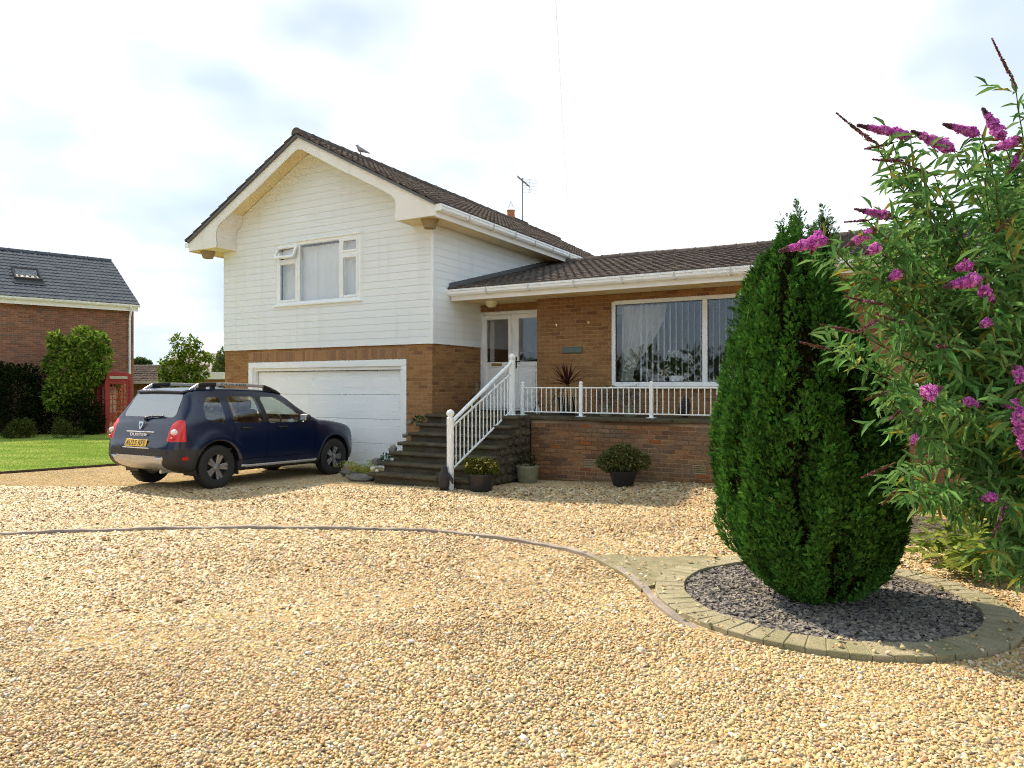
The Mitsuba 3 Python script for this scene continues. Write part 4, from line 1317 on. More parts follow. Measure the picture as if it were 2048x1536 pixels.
for s in (-1, 1):
    bo = bo + spheres_hull([((.06 * s, 0, .45), .024), ((.085 * s, -.02, .36), .02)]) + spheres_hull([((.085 * s, -.02, .36), .02), ((.02 * s, -.07, .37), .017)])
v, f = man(bo.refine_to_length(.02))
sm = trimesh.smoothing.filter_taubin(trimesh.Trimesh(v, f), iterations=8)
matte('m_statue', (.22, .17, .11))
put('figure', (np.array(sm.vertices) + B, np.array(sm.faces)), 'm_statue', sf, smooth=True)

ob = thing('orchid_bowl', 'white orchid in a pale bowl on the sill inside the lounge window', 'plant')
B = H(4.36, 1.68, 1.70)
put('bowl', lathe([(0, 0), (.07, 0), (.13, .06), (.15, .11), (.155, .12), (.14, .12), (.12, .07), (0, .05)], 24, B), 'm_upvc', ob, smooth=35)
bush(ob, 'foliage', [(B + [0, 0, .25], (.24, .07, .16)), (B + [0, 0, .4], (.18, .06, .12))], 420, .09, .4, (.03, .06, .02), (.10, .15, .05), 171, shell=.3)
P, d = blob_points([(B + [.0, 0, .52], (.2, .06, .05)), (B + [.2, 0, .42], (.1, .06, .07)), (B + [-.2, 0, .18], (.06, .05, .05)), (B + [.16, 0, .14], (.06, .05, .05))], 140, 175, .4)
m, c = leaves(P, d, .05, .9, shades(140, 176, (.6, .6, .5), (.8, .8, .7)), 177)
kind(put('flowers', m, 'm_leaf', ob, color=c), 'stuff')
# ================================================================ the car: x forward from the rear bumper, y left, z up
car = thing('parked_car', 'dark blue estate-type off-road car parked nose-in at the white garage door', 'car')
fwd = unit([.475, .88, 0])
rgt = np.array([fwd[1], -fwd[0], 0])
c0 = np.array([-4.72, 11.36, 0]) - fwd * .82 - rgt * .86
zf = ground_z(-3.5, 13.7)
pit = math.degrees(math.atan2(.065, 2.67))
CM = mat(np.stack([fwd, -rgt, [0, 0, 1]], 1), c0 + [0, 0, .012]) @ mat(ry(pit))
scene['m_car_paint'] = {'type': 'twosided', 'bsdf': {'type': 'roughplastic', 'diffuse_reflectance': rgb(.005, .024, .105), 'alpha': .06, 'int_ior': 1.65, 'nonlinear': True}}
pbr('m_car_plastic', (.022, .022, .024), .55)
pbr('m_car_silver', (.52, .52, .52), .3, metallic=.6)
pbr('m_badge', (.80, .80, .80), .4)
pbr('m_alloy', (.33, .34, .36), .3, metallic=.8)
pbr('m_red_lens', (.55, .012, .012), .12, clearcoat=1.0)
pbr('m_white_lens', (.72, .66, .66), .15, clearcoat=1.0)
pbr('m_plate', (.80, .48, .015), .35)
pbr('m_seat', (.03, .032, .036), .8)
scene['m_rear_glass'] = {'type': 'twosided', 'bsdf': {'type': 'plastic', 'diffuse_reflectance': rgb(.03, .045, .05), 'int_ior': 3.4}}   # dark tinted privacy glass
scene['m_car_glass'] = {'type': 'thindielectric', 'int_ior': 1.8, 'specular_transmittance': rgb(.70, .78, .74)}

XS = np.array([.00, .02, .05, .09, .13, .18, .30, .44, .55, .80, 1.2, 1.8, 2.25, 2.42, 2.75, 3.02, 3.14, 3.40, 3.80, 4.05, 4.20, 4.27, 4.315])
PZT = PchipInterpolator(XS, [.70, .745, .80, .93, 1.035, 1.10, 1.325, 1.55, 1.59, 1.612, 1.625, 1.618, 1.58, 1.52, 1.31, 1.14, 1.095, 1.07, 1.015, .95, .86, .76, .64])
PZB = PchipInterpolator(XS, [.54, .46, .42, .385, .36, .34, .30, .27, .25, .235, .23, .23, .23, .23, .23, .23, .23, .23, .23, .24, .29, .37, .52])
PW_ = PchipInterpolator(XS, [.60, .69, .755, .805, .835, .855, .88, .892, .897, .90, .898, .893, .893, .893, .895, .897, .898, .895, .87, .80, .70, .60, .46])
PR_ = PchipInterpolator(XS, [.52, .60, .64, .68, .69, .69, .66, .63, .62, .615, .61, .61, .615, .625, .66, .70, .72, .735, .70, .62, .52, .45, .34])
WHX = (.82, 3.493)


def section(x, ins=0.0, floor=None, n=44):
    zt, zb, w, r = PZT(x) - ins, (PZB(x) if floor is None else floor), PW_(x) - ins, PR_(x) - ins * .8
    zbelt = min(1.045, zt - .10)
    zbelt = max(zbelt, zb + .12)
    mid = zb + (zbelt - zb) * .55
    p6y = r + (.055 if zt > 1.2 else (w - r) * .55)
    pts = np.array([(0, zb), (.72 * w, zb), (.95 * w, zb + .055), (w, mid - .06), (w * .998, mid + .12 * (zbelt - zb)), (w - .028, zbelt),
                    (p6y, zbelt + (zt - zbelt) * (.78 if zt > 1.2 else .55)), (r - .05, zt - .022), (.45 * r, zt - .004), (0, zt)])
    t = np.concatenate([[0], np.cumsum(np.linalg.norm(np.diff(pts, axis=0), axis=1) ** .6)])
    u = np.linspace(0, t[-1], n)
    y, z = PchipInterpolator(t, pts[:, 0])(u), PchipInterpolator(t, pts[:, 1])(u)
    if ins == 0:
        for wx in WHX:
            d = np.hypot(x - wx, z - .36)
            y = y + .026 * np.exp(-((d - .47) / .085) ** 2) * (y > .75) * (z < .95)
    return np.concatenate([y, -y[-2:0:-1]]), np.concatenate([z, z[-2:0:-1]])


def loft(xs, ins=0.0, floor=None):
    rings = []
    for x in xs:
        y, z = section(x, ins, floor)
        rings.append(np.stack([np.full(len(y), x), y, z], 1))
    n = len(rings[0])
    v = np.vstack(rings + [[rings[0].mean(0)], [rings[-1].mean(0)]])
    i, j = np.meshgrid(np.arange(len(xs) - 1), np.arange(n), indexing='ij')
    q = np.stack([i * n + j, i * n + (j + 1) % n, (i + 1) * n + (j + 1) % n, (i + 1) * n + j], -1).reshape(-1, 4)
    f = np.vstack([q[:, [0, 1, 2]], q[:, [0, 2, 3]]])
    j = np.arange(n)
    a, b = len(v) - 2, len(v) - 1
    e = (len(xs) - 1) * n
    f = np.vstack([f, np.stack([np.full(n, a), (j + 1) % n, j], 1), np.stack([np.full(n, b), e + j, e + (j + 1) % n], 1)])
    m = m3.Manifold(m3.Mesh(vert_properties=v.astype(np.float32), tri_verts=f.astype(np.uint32)))
    if m.volume() < 0 or m.is_empty():
        m = m3.Manifold(m3.Mesh(vert_properties=v.astype(np.float32), tri_verts=f[:, ::-1].astype(np.uint32)))
    return m


xs = np.unique(np.concatenate([np.linspace(0, .6, 36), np.linspace(.6, 3.0, 50), np.linspace(3.0, 4.315, 36)]))
outer = loft(xs)
inner = loft(np.concatenate([np.linspace(.24, .6, 12), np.linspace(.65, 3.0, 30)]), .045, .62)


def prism_y(pts, y0=-2, y1=2, rad=.03):
    p = Polygon(pts).buffer(-rad).buffer(rad, 8)
    v, f = extrude(p, y1 - y0)
    v = np.stack([v[:, 0], y0 + v[:, 2], v[:, 1]], 1)
    return m3.Manifold(m3.Mesh(vert_properties=v.astype(np.float32), tri_verts=f[:, ::-1].astype(np.uint32)))


def prism_x(pts, x0, x1, rad=.03):
    p = Polygon(pts).buffer(-rad).buffer(rad, 8)
    v, f = extrude(p, x1 - x0)
    v = np.stack([x0 + v[:, 2], v[:, 0], v[:, 1]], 1)
    return m3.Manifold(m3.Mesh(vert_properties=v.astype(np.float32), tri_verts=f.astype(np.uint32)))


def mbox(x0, x1, y0, y1, z0, z1):
    return m3.Manifold.cube([x1 - x0, y1 - y0, z1 - z0]).translate([x0, y0, z0])


arch = m3.Manifold()
for wx in WHX:
    for s in (-1, 1):
        arch = arch + m3.Manifold.cylinder(.5, .405, .405, 40).rotate([90, 0, 0]).translate([wx, (1.06 if s > 0 else -.56), .365])
shell = outer - inner - arch
QW = [(.60, 1.13), (.70, 1.06), (.97, 1.045), (.955, 1.46), (.72, 1.46), (.60, 1.30)]
RW = [(1.13, 1.04), (1.755, 1.035), (1.70, 1.475), (1.11, 1.475)]
FW = [(1.875, 1.035), (2.76, 1.03), (2.70, 1.13), (2.30, 1.40), (2.16, 1.475), (1.80, 1.475)]
REARW = [(-.64, 1.14), (.64, 1.14), (.575, 1.50), (-.575, 1.50)]
WIND = [(-.70, 1.15), (.70, 1.15), (.585, 1.53), (-.585, 1.53)]
glass_cut, panes_ = m3.Manifold(), []
for nm, P_ in (('quarter_window', QW), ('rear_door_window', RW), ('front_door_window', FW)):
    pr = prism_y(P_, rad=.045)
    glass_cut = glass_cut + pr
    panes_.append((nm, outer ^ pr, 1, .45))
pr = prism_x(REARW, -.2, .62, .06)
glass_cut = glass_cut + pr
panes_.append(('rear_window', outer ^ pr, 0, -.3))
pr = prism_x(WIND, 2.2, 3.4, .06)
glass_cut = glass_cut + pr
panes_.append(('windscreen', outer ^ pr, 0, .25))
shell = shell - glass_cut
for nm, pm, ax, lim in panes_:
    v, f = man(pm)
    fn = np.cross(v[f[:, 1]] - v[f[:, 0]], v[f[:, 2]] - v[f[:, 0]])
    fn /= np.linalg.norm(fn, axis=1, keepdims=True) + 1e-12
    for s in ((-1, 1) if ax == 1 else (1,)):
        k = fn[:, ax] * s > lim if ax == 1 else (fn[:, 0] < lim if lim < 0 else (fn[:, 0] > lim))
        if ax == 0:
            k &= (np.abs(fn[:, 2]) > .15)
        g_ = f[k]
        uq, inv = np.unique(g_, return_inverse=True)
        put(nm, (v[uq], inv.reshape(-1, 3)), 'm_rear_glass' if nm == 'rear_window' else 'm_car_glass', car, smooth=True, M=CM)


def take(region, name, bsdf, smooth=38, parent=car):
    global shell
    v, f = man(shell ^ region)
    shell = shell - region
    return put(name, (v, f), bsdf, parent, smooth=smooth, M=CM)


# panel gaps
gaps = m3.Manifold()
for pts in ([(1.03, .52), (1.02, .70), (1.16, .92), (1.06, 1.05), (1.045, 1.50)], [(1.83, .44), (1.835, 1.05), (1.765, 1.50)], [(2.98, .46), (2.96, .8), (2.90, 1.05)]):
    ln = LineString(pts).buffer(.0035, cap_style=2)
    v, f = extrude(ln, 4)
    v = np.stack([v[:, 0], v[:, 2] - 2, v[:, 1]], 1)
    gaps = gaps + m3.Manifold(m3.Mesh(vert_properties=v.astype(np.float32), tri_verts=f[:, ::-1].astype(np.uint32)))
gaps = gaps + mbox(1.03, 2.98, -2, 2, .437, .444)
core = m3.Manifold.cube([6, 1.60, 3]).translate([-1, -.80, 0])
shell = shell - (gaps - core)
rl = LineString([(-.70, .60), (-.72, 1.08), (.72, 1.08), (.70, .60)]).buffer(.0035, cap_style=2)
v, f = extrude(rl, .10)
shell = shell - m3.Manifold(m3.Mesh(vert_properties=np.stack([v[:, 2] - .005, v[:, 0], v[:, 1]], 1).astype(np.float32), tri_verts=f.astype(np.uint32)))
for s in (-1, 1):
    L = prism_x([(s * .655, .79), (s * .70, .77), (s * .95, .77), (s * .95, 1.10), (s * .73, 1.10), (s * .675, 1.05)], -.1, .245, .02)
    lt = take(L, 'tail_light', 'm_red_lens')
    put('reflector', ball((.112, s * .765, .915), (.05, .062, .045), 16), 'm_white_lens', lt, smooth=True, M=CM)
    put('reflector', ball((.082, s * .765, .82), (.045, .05, .022), 14), 'm_red_lens', lt, smooth=True, M=CM)
take(prism_x([(-.66, .545), (.66, .545), (.56, .39), (.50, .30), (-.50, .30), (-.56, .39)], -.1, .5, .02), 'skid_plate', 'm_car_silver')
take(mbox(-.1, .44, -1, 1, .2, .655), 'rear_bumper', 'm_car_plastic')
take(prism_x([(-.60, .50), (.60, .50), (.50, .24), (-.50, .24)], 3.9, 4.5, .02), 'front_skid_plate', 'm_car_silver')
take(mbox(3.86, 4.5, -1, 1, .2, .50), 'front_bumper', 'm_car_plastic')
take(prism_x([(-.42, .72), (.42, .72), (.40, .86), (-.40, .86)], 4.0, 4.5, .03), 'grille', 'm_car_plastic')
take(mbox(1.2, 3.1, -1, 1, .2, .36), 'sill', 'm_car_plastic')
for s in (-1, 1):
    take(prism_x([(s * .46, .72), (s * .70, .72), (s * .74, .90), (s * .50, .90)], 3.95, 4.5, .03), 'headlight', 'm_white_lens')
for y0, y1 in ((-2, 0), (0, 2)):
    take(prism_y([(1.752, 1.045), (1.874, 1.045), (1.802, 1.468), (1.703, 1.468)], y0, y1, rad=.001), 'door_pillar', 'm_black')
v, f = man(shell)
put('body', (v, f), 'm_car_paint', car, smooth=38, M=CM)
for wx in WHX:
    for s in (-1, 1):
        a = np.linspace(-.35, math.pi + .35, 19)
        vv = np.array([(wx + .404 * math.cos(t), s * y, .365 + .404 * math.sin(t)) for t in a for y in (.56, .885)])
        ff = np.array([[2 * i, 2 * i + 1, 2 * i + 3, 2 * i + 2] for i in range(18)])
        put('arch_liner', cat([(vv, ff), box(wx - .4, wx + .4, s * .57 - .005, s * .57 + .005, .3, .76)]), 'm_black', car, M=CM)

# wheels
tyre = lathe([(.20, -.095), (.235, -.105), (.30, -.108), (.325, -.10), (.341, -.082), (.344, -.05), (.344, .05), (.341, .082), (.325, .10), (.30, .108), (.235, .105), (.20, .095)], 48)
rim_b = lathe([(.212, .085), (.218, .10), (.232, .102), (.236, .095), (.226, .09), (.215, .06), (.205, -.06), (.0, -.06)], 40)
sp = []
for k in range(5):
    a = k * 2 * math.pi / 5
    for da in (-.17, .17):
        p0 = np.array([.05 * math.cos(a + da * 1.5), .05 * math.sin(a + da * 1.5), .075])
        p1 = np.array([.214 * math.cos(a + da * 1.0), .214 * math.sin(a + da * 1.0), .088])
        ax = unit(p1 - p0)
        sd = np.cross([0, 0, 1], ax)
        pts = np.array([p + sd * w * e + [0, 0, h] for p, w in ((p0, .022), (p1, .026)) for e in (-1, 1) for h in (-.03, -.004)] + [p + sd * w * .7 * e for p, w in ((p0, .022), (p1, .026)) for e in (-1, 1)])
        sp.append(man(m3.Manifold.hull_points(pts)))
    b = np.array([.105 * math.cos(a), .105 * math.sin(a), .075])
hub = lathe([(0, .088), (.03, .088), (.062, .08), (.07, .06), (.07, .0)], 24)
disc = lathe([(.06, -.02), (.14, -.02), (.14, -.04), (.06, -.04)], 30)
tread = [box(.338, .350, -.09 + (.0 if k % 2 else .03), .055 + (.03 if k % 2 else .0), -.011, .011) for k in range(1)]
trd = cat([xf(tread[0] if k % 2 == 0 else box(.338, .350, -.06, .09, -.011, .011), mat(np.array([[math.cos(k * math.pi / 36), 0, -math.sin(k * math.pi / 36)], [0, 1, 0], [math.sin(k * math.pi / 36), 0, math.cos(k * math.pi / 36)]]))) for k in range(72)])
for wx in WHX:
    for s in (-1, 1):
        # local wheel: axle along z of the lathe -> world y, outer side towards s
        R = np.array([[1, 0, 0], [0, 0, s], [0, -s, 0]], float)
        W = CM @ mat(R, (wx, s * .785, .344))
        wl = put('wheel', tyre, 'm_rubber', car, smooth=35, M=W)
        put('tread', (np.stack([trd[0][:, 0], trd[0][:, 2], trd[0][:, 1]], 1), trd[1][:, ::-1]), 'm_rubber', wl, M=W)
        put('rim', cat([rim_b]), 'm_alloy', wl, smooth=35, M=W)
        put('spokes', cat(sp + [hub]), 'm_alloy', wl, smooth=35, M=W)
        put('brake_disc', disc, 'm_chrome', wl, M=W)
        put('wheel_back', lathe([(.0, .01), (.20, .01)], 30), 'm_black', wl, M=W)
# side steps, mirrors, handles, rails
for s in (-1, 1):
    put('side_step', tube([(1.28, s * .875, .335), (1.36, s * .915, .325), (2.92, s * .915, .325), (3.0, s * .875, .335)], .024, 10), 'm_car_silver', car, smooth=40, M=CM)
    mv = man(m3.Manifold.batch_hull([m3.Manifold.sphere(r, 16).translate(c) for c, r in (([2.60, s * .95, 1.12], .06), ([2.60, s * 1.06, 1.12], .055), ([2.66, s * .96, 1.13], .05), ([2.61, s * 1.05, 1.07], .045))]))
    mr = put('mirror', mv, 'm_black', car, smooth=True, M=CM)
    put('mirror_glass', box(2.532, 2.542, s * 1.005 - .07, s * 1.005 + .07, 1.06, 1.165, .004), 'm_chrome', mr, M=CM)
    put('stalk', tube([(2.64, s * .86, 1.06), (2.63, s * .97, 1.09)], .022, 8), 'm_black', car, M=CM)
    for hx in (1.28, 2.08):
        put('door_handle', man(m3.Manifold.batch_hull([m3.Manifold.sphere(.014, 10).translate([hx + d, s * (.90 + b), .955]) for d, b in ((0, .0), (.03, .022), (.15, .022), (.18, .0))])), 'm_black', car, smooth=True, M=CM)
    # roof rail: silver feet and bar with dark end pieces
    ry_ = s * .575
    rz_ = lambda x: float(PZT(x)) - .014
    def railseg(x0, x1, h0, h1, w=.026, n=8):
        ms = []
        xs_ = np.linspace(x0, x1, n)
        hs = np.linspace(h0, h1, n)
        return m3.Manifold.batch_boolean([m3.Manifold.batch_hull([m3.Manifold.sphere(w * .5, 10).translate([float(xx), ry_ + e, float(rz_(xx) + hh)]) for xx, hh in ((xs_[i], hs[i]), (xs_[i + 1], hs[i + 1])) for e in (-w * .4, w * .4)] + [m3.Manifold.sphere(w * .5, 10).translate([float(xx), ry_ + e, float(rz_(xx) + max(hh - lo, 0))]) for xx, hh, lo in ((xs_[i], hs[i], .03), (xs_[i + 1], hs[i + 1], .03)) for e in (-w * .4, w * .4)]) for i in range(n - 1)], m3.OpType.Add)
    rr = put('roof_rail', man(railseg(.98, 1.98, .078, .078)), 'm_car_silver', car, smooth=40, M=CM)
    put('rail_foot', man(railseg(.50, .66, .005, .075)), 'm_car_silver', rr, smooth=40, M=CM)
    for a, b, h0, h1 in ((.66, .975, .076, .078), (1.985, 2.36, .078, .0)):
        put('rail_end', man(railseg(a, b, h0, h1, .034)), 'm_black', rr, smooth=40, M=CM)
    for xa, xb in ((.62, .80), (.88, .975), (1.98, 2.14)):
        put('rail_leg', box(xa, xb, ry_ - .014, ry_ + .014, 1.57, float(rz_((xa + xb) / 2)) + .06, .006), 'm_black', rr, M=CM)
    for a, b in ((1.05, 1.16),):
        pass
txt = meshkit.text_mesh('DUSTER', .042, .002, True)
tv = np.array(txt.vertices)
tv[:, 0] -= (tv[:, 0].min() + tv[:, 0].max()) / 2
wid = tv[:, 0].max() - tv[:, 0].min()
for s in (-1, 1):
    # reads along the direction of travel on the right side
    q = tv * [.52 / wid, .85, 1]
    v = np.stack([1.34 - s * q[:, 0] * (1), np.full(len(q), s * .575) + s * (.0245 + q[:, 2]), 1.625 + .03 + q[:, 1]], 1)
    put('rail_lettering', (v, np.array(txt.faces)), 'm_lead', car, M=CM)
# rear: lettering, badge, plate, wiper, trim
q = tv * [.40 / wid, 1.0, 1]
put('rear_lettering', (np.stack([.083 - .002 - q[:, 2] + 0 * q[:, 0], -q[:, 0], .845 + q[:, 1]], 1), np.array(txt.faces)), 'm_badge', car, M=CM @ mat(t=(-.036, 0, 0)))
put('tailgate_strip', man(m3.Manifold.batch_hull([m3.Manifold.sphere(.010, 10).translate([.078 - .0 * abs(y), y, .905]) for y in (-.33, .33)])), 'm_chrome', car, smooth=True, M=CM)
bd_ = Polygon([(-.055, .05), (.055, .05), (.05, .0), (.028, -.045), (.012, -.07), (-.012, -.07), (-.028, -.045), (-.05, .0)]).buffer(-.008).buffer(.008)
bd_ = bd_.difference(Polygon([(-.03, .022), (.03, .022), (.024, -.005), (.0, -.045), (-.024, -.005)]))
v, f = extrude(bd_, .018)
put('emblem', (np.stack([.100 - v[:, 2] + .17 * v[:, 1], -v[:, 0], 1.015 + v[:, 1]], 1), f), 'm_chrome', car, M=CM)
PLM = CM @ mat(t=(-.014, 0, .685)) @ mat(ry(17))
pl_ = put('number_plate', box(0, .008, -.26, .26, 0, .112, .003), 'm_plate', car, M=PLM)
pt = meshkit.text_mesh('AU15 KFE', .079, .002, True)
pv_ = np.array(pt.vertices)
pv_[:, 0] -= (pv_[:, 0].min() + pv_[:, 0].max()) / 2
pv_ = pv_ * [.47 / (pv_[:, 0].max() - pv_[:, 0].min()), 1, 1]
put('plate_lettering', (np.stack([-pv_[:, 2], -pv_[:, 0], .016 + pv_[:, 1]], 1), np.array(pt.faces)), 'm_black', pl_, M=PLM)
put('wiper', cat([tube([(.165, 0, 1.115), (.175, -.1, 1.145), (.19, -.40, 1.155)], .013, 8), ball((.16, 0, 1.11), (.03, .04, .03), 12)]), 'm_black', car, smooth=True, M=CM)
put('bumper_trim', man(m3.Manifold.batch_hull([m3.Manifold.sphere(.011, 10).translate([.0 + .04 * (abs(y) / .66) ** 2, y, .662]) for y in (-.6, -.3, 0, .3, .6)])), 'm_chrome', car, smooth=True, M=CM)
put('spoiler', man(m3.Manifold.batch_hull([m3.Manifold.sphere(.018, 12).translate([x, y, z]) for x, y, z in ((.40, -.56, 1.535), (.40, .56, 1.535), (.55, -.6, 1.575), (.55, .6, 1.575), (.385, 0, 1.545), (.55, 0, 1.585))])), 'm_car_paint', car, smooth=40, M=CM)
for s in (-1, 1):
    put('bumper_reflector', box(.20, .27, s * .852, s * .872 if s > 0 else s * .876, .50, .53, .004), 'm_red_lens', car, M=CM)
    put('mud_flap', box(1.20, 1.215, s * .70, s * .90, .20, .42), 'm_rubber', car, M=CM)
put('exhaust', tube([(.12, -.45, .30), (.5, -.45, .30)], .028, 12), 'm_car_silver', car, M=CM)
put('underbody', box(.5, 3.8, -.55, .55, .245, .30), 'm_black', car, M=CM)
put('axle', tube([(.82, -.7, .33), (.82, .7, .33)], .05, 10), 'm_black', car, M=CM)
# cabin
put('cabin_floor', cat([box(.3, 2.9, -.82, .82, .60, .63), box(2.62, 2.95, -.80, .80, .63, 1.06, .04), box(.5, .53, -.7, .7, .63, 1.08)]), 'm_seat', car, M=CM)
for x, ys in ((1.95, (-.37, .37)), (1.10, (-.40, .0, .40))):
    for y in ys:
        st_ = put('seat', cat([man(m3.Manifold.batch_hull([m3.Manifold.sphere(.07, 12).translate([x + a, y + e * .18, z]) for a, z in ((0, .74), (.42, .76)) for e in (-1, 1)])),
                               man(m3.Manifold.batch_hull([m3.Manifold.sphere(.06, 12).translate([x + a, y + e * .18, z]) for a, z in ((0, .78), (-.14, 1.20)) for e in (-1, 1)]))]), 'm_seat', car, smooth=40, M=CM)
        put('headrest', man(m3.Manifold.batch_hull([m3.Manifold.sphere(.045, 12).translate([x - .17, y + e * .09, z]) for z in (1.30, 1.38) for e in (-1, 1)])), 'm_seat', st_, smooth=40, M=CM)
a = np.linspace(0, 2 * math.pi, 25)
wc = np.array([2.42, -.37, 1.0])
put('steering_wheel', cat([tube([wc + np.array([.08 * math.sin(t), .18 * math.cos(t), .165 * math.sin(t)]) for t in a], .015, 8, False), tube([wc + [0, -.17, 0], wc + [0, .17, 0]], .018, 8), tube([wc, wc + [.2, 0, -.08]], .03, 8)]), 'm_black', car, smooth=40, M=CM)
# ================================================================ conifers and the buddleia
def sprig_mesh():
    """a little forked spray of scale leaves"""
    v, f = [], []
    def tri(a, b, w):
        a, b = np.array(a, float), np.array(b, float)
        s = np.array([b[1] - a[1], -(b[0] - a[0]), 0])
        s = s / (np.linalg.norm(s) + 1e-9) * w
        k = len(v)
        v.extend([a - s, a + s, b])
        f.append([k, k + 1, k + 2])
    tri((0, 0, 0), (0, 1.0, .1), .12)
    for y, l, sg in ((.15, .5, 1), (.3, .55, -1), (.5, .42, 1), (.65, .36, -1)):
        tri((0, y, .03), (sg * l * .62, y + l * .75, .16 * l + .05), .11)
    return np.array(v), np.array(f)


SPRIG = sprig_mesh()


def conifer(key, base, prof, hgt, lean, n, seed, dark, light, nplume=170, plen=.62, prad=.075, size=.055, tipw=0.0):
    """closed dense conifer: upright plumes of small sprays standing on an egg-shaped body. prof(t) -> radius at height fraction t"""
    g = np.random.default_rng(seed)
    tg = np.linspace(0, 1, 200)
    pr = np.array([max(prof(x), .01) for x in tg])
    cdf = np.cumsum(np.maximum(pr, tipw * pr.max()) + .03)
    cdf /= cdf[-1]
    i = np.arange(nplume)
    t0 = np.interp((i + .5) / nplume, cdf, tg)
    a0 = g.random(nplume) * 2 * math.pi
    L = plen * g.uniform(.65, 1.3, nplume) / hgt
    W = prad * g.uniform(.7, 1.35, nplume) * np.clip(np.interp(t0, tg, pr) / pr.max() + .35, .4, 1.2)
    O = g.uniform(-.035, .06, nplume)
    O[t0 > .8] += .02
    # sprays on the plumes and between them
    w = np.concatenate([g.choice(nplume, int(n * .8), p=(L * W) / (L * W).sum()), np.full(int(n * .2), -1)])
    n = len(w)
    on = w >= 0
    wi = np.maximum(w, 0)
    s = g.random(n)
    th = g.normal(0, .95, n)
    env = np.sin(math.pi * np.clip(s * .9 + .08, 0, 1)) ** .6 * (1 - .45 * s)
    t = np.where(on, t0[wi] + (s - .45) * L[wi], np.interp(g.random(n), cdf, tg))
    a_c = np.where(on, a0[wi] + .12 * (s - .5), g.random(n) * 2 * math.pi)
    rad = np.interp(np.clip(t, 0, 1), tg, pr) * np.where(t > 1, .6, 1)
    off_t = np.where(on, np.sin(th) * env * W[wi], 0)
    off_r = np.where(on, np.cos(th) * env * W[wi] * .95 + O[wi] - .015, -.05 - .05 * g.random(n))
    jit = g.random(n) ** 2 * .05
    r = np.maximum(rad + off_r - jit, .004)
    out = np.stack([np.cos(a_c), np.sin(a_c), np.zeros(n)], 1)
    tan = np.stack([-np.sin(a_c), np.cos(a_c), np.zeros(n)], 1)
    tc = np.clip(t, 0, 1.06)
    P = out * r[:, None] + tan * off_t[:, None] + np.stack([lean[0] * tc, lean[1] * tc, np.maximum(t, .0) * hgt], 1) + base
    dirn = out * (np.cos(th) * .8 + .2)[:, None] + tan * (np.sin(th) * .7)[:, None]
    y = dirn * g.uniform(.25, .8, (n, 1)) + [0, 0, 1.0] * g.uniform(.45, 1.0, (n, 1)) + g.normal(0, .28, (n, 3))
    y /= np.linalg.norm(y, axis=1, keepdims=True)
    z = dirn + g.normal(0, .5, (n, 3))
    x = np.cross(y, z)
    x /= np.linalg.norm(x, axis=1, keepdims=True) + 1e-9
    z = np.cross(x, y)
    sz = size * np.exp(g.normal(0, .28, n))
    stray = g.random(n) < .03
    P[stray] += y[stray] * g.uniform(.01, .05, (stray.sum(), 1))
    m = scatter(SPRIG[0], SPRIG[1], P, x, y, z, sz)
    pt = g.uniform(-.18, .18, nplume)
    k = np.clip(g.random((n, 1)) * .7 + .15 + np.where(on, pt[wi], 0)[:, None], 0, 1)
    col = np.array(dark) * (1 - k) + np.array(light) * k
    dead = (~on & (g.random(n) < .6)) | (g.random(n) < .012)  # dead-brown tone; on inner sprays it also paints the shade between plumes
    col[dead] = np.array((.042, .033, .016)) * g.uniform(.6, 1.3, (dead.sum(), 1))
    col = col * (1 + g.normal(0, .08, (n, 3)))
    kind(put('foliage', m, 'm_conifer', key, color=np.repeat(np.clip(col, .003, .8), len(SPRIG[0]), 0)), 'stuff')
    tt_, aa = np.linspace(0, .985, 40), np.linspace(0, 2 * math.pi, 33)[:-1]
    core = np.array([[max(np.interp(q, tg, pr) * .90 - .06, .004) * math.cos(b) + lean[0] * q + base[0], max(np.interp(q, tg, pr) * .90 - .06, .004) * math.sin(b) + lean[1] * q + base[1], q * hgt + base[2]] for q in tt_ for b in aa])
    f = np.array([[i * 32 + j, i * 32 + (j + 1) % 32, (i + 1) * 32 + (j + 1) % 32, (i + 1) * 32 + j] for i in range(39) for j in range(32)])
    put('inner_twigs', cat([(core, f)]), 'm_conifer_core', key, smooth=True)  # added solid shell stops light; its near-black paints the shade within the crown
    put('trunk', tube([base + [0, 0, -.1], base + np.array([lean[0] * .3, lean[1] * .3, hgt * .4])], .06, 8), 'm_timber', key)


leaf('m_conifer', rough=.6, trans=.25)
matte('m_conifer_core', (.010, .013, .006))  # near-black paints the shade inside the crown
egg_p = PchipInterpolator([0, .02, .06, .15, .28, .40, .55, .70, .82, .92, 1.0], [.15, .27, .42, .585, .68, .685, .62, .49, .385, .285, .11])
egg = thing('egg_shaped_conifer', 'big clipped egg-shaped green conifer standing in the round slate bed', 'conifer')
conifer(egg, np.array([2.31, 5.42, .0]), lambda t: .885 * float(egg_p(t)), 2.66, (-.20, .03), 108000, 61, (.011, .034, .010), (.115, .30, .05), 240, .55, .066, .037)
tip_p = PchipInterpolator([0, .1, .3, .6, .82, .92, .97, 1.0], [.38, .50, .48, .36, .26, .19, .13, .05])
for i, (px, py, Y, lb) in enumerate(((1597, 402, 8.6, 'tall slim conifer behind the egg-shaped one, its tip further from the purple flowers'), (1647, 410, 9.2, 'second slim conifer tip rising behind the egg-shaped one, closer to the purple flowers'))):
    c = thing('slim_conifer', lb, 'conifer', 'slim conifers by the terrace')
    top = at(px, py + (46 if i == 0 else 28), Y)
    conifer(c, np.array([top[0], Y, 0.0]), lambda t: float(tip_p(t)) * .85, top[2], (0, 0), 17000, 71 + i, (.02, .055, .02), (.11, .25, .06), 130, .42, .075, .042, .8)

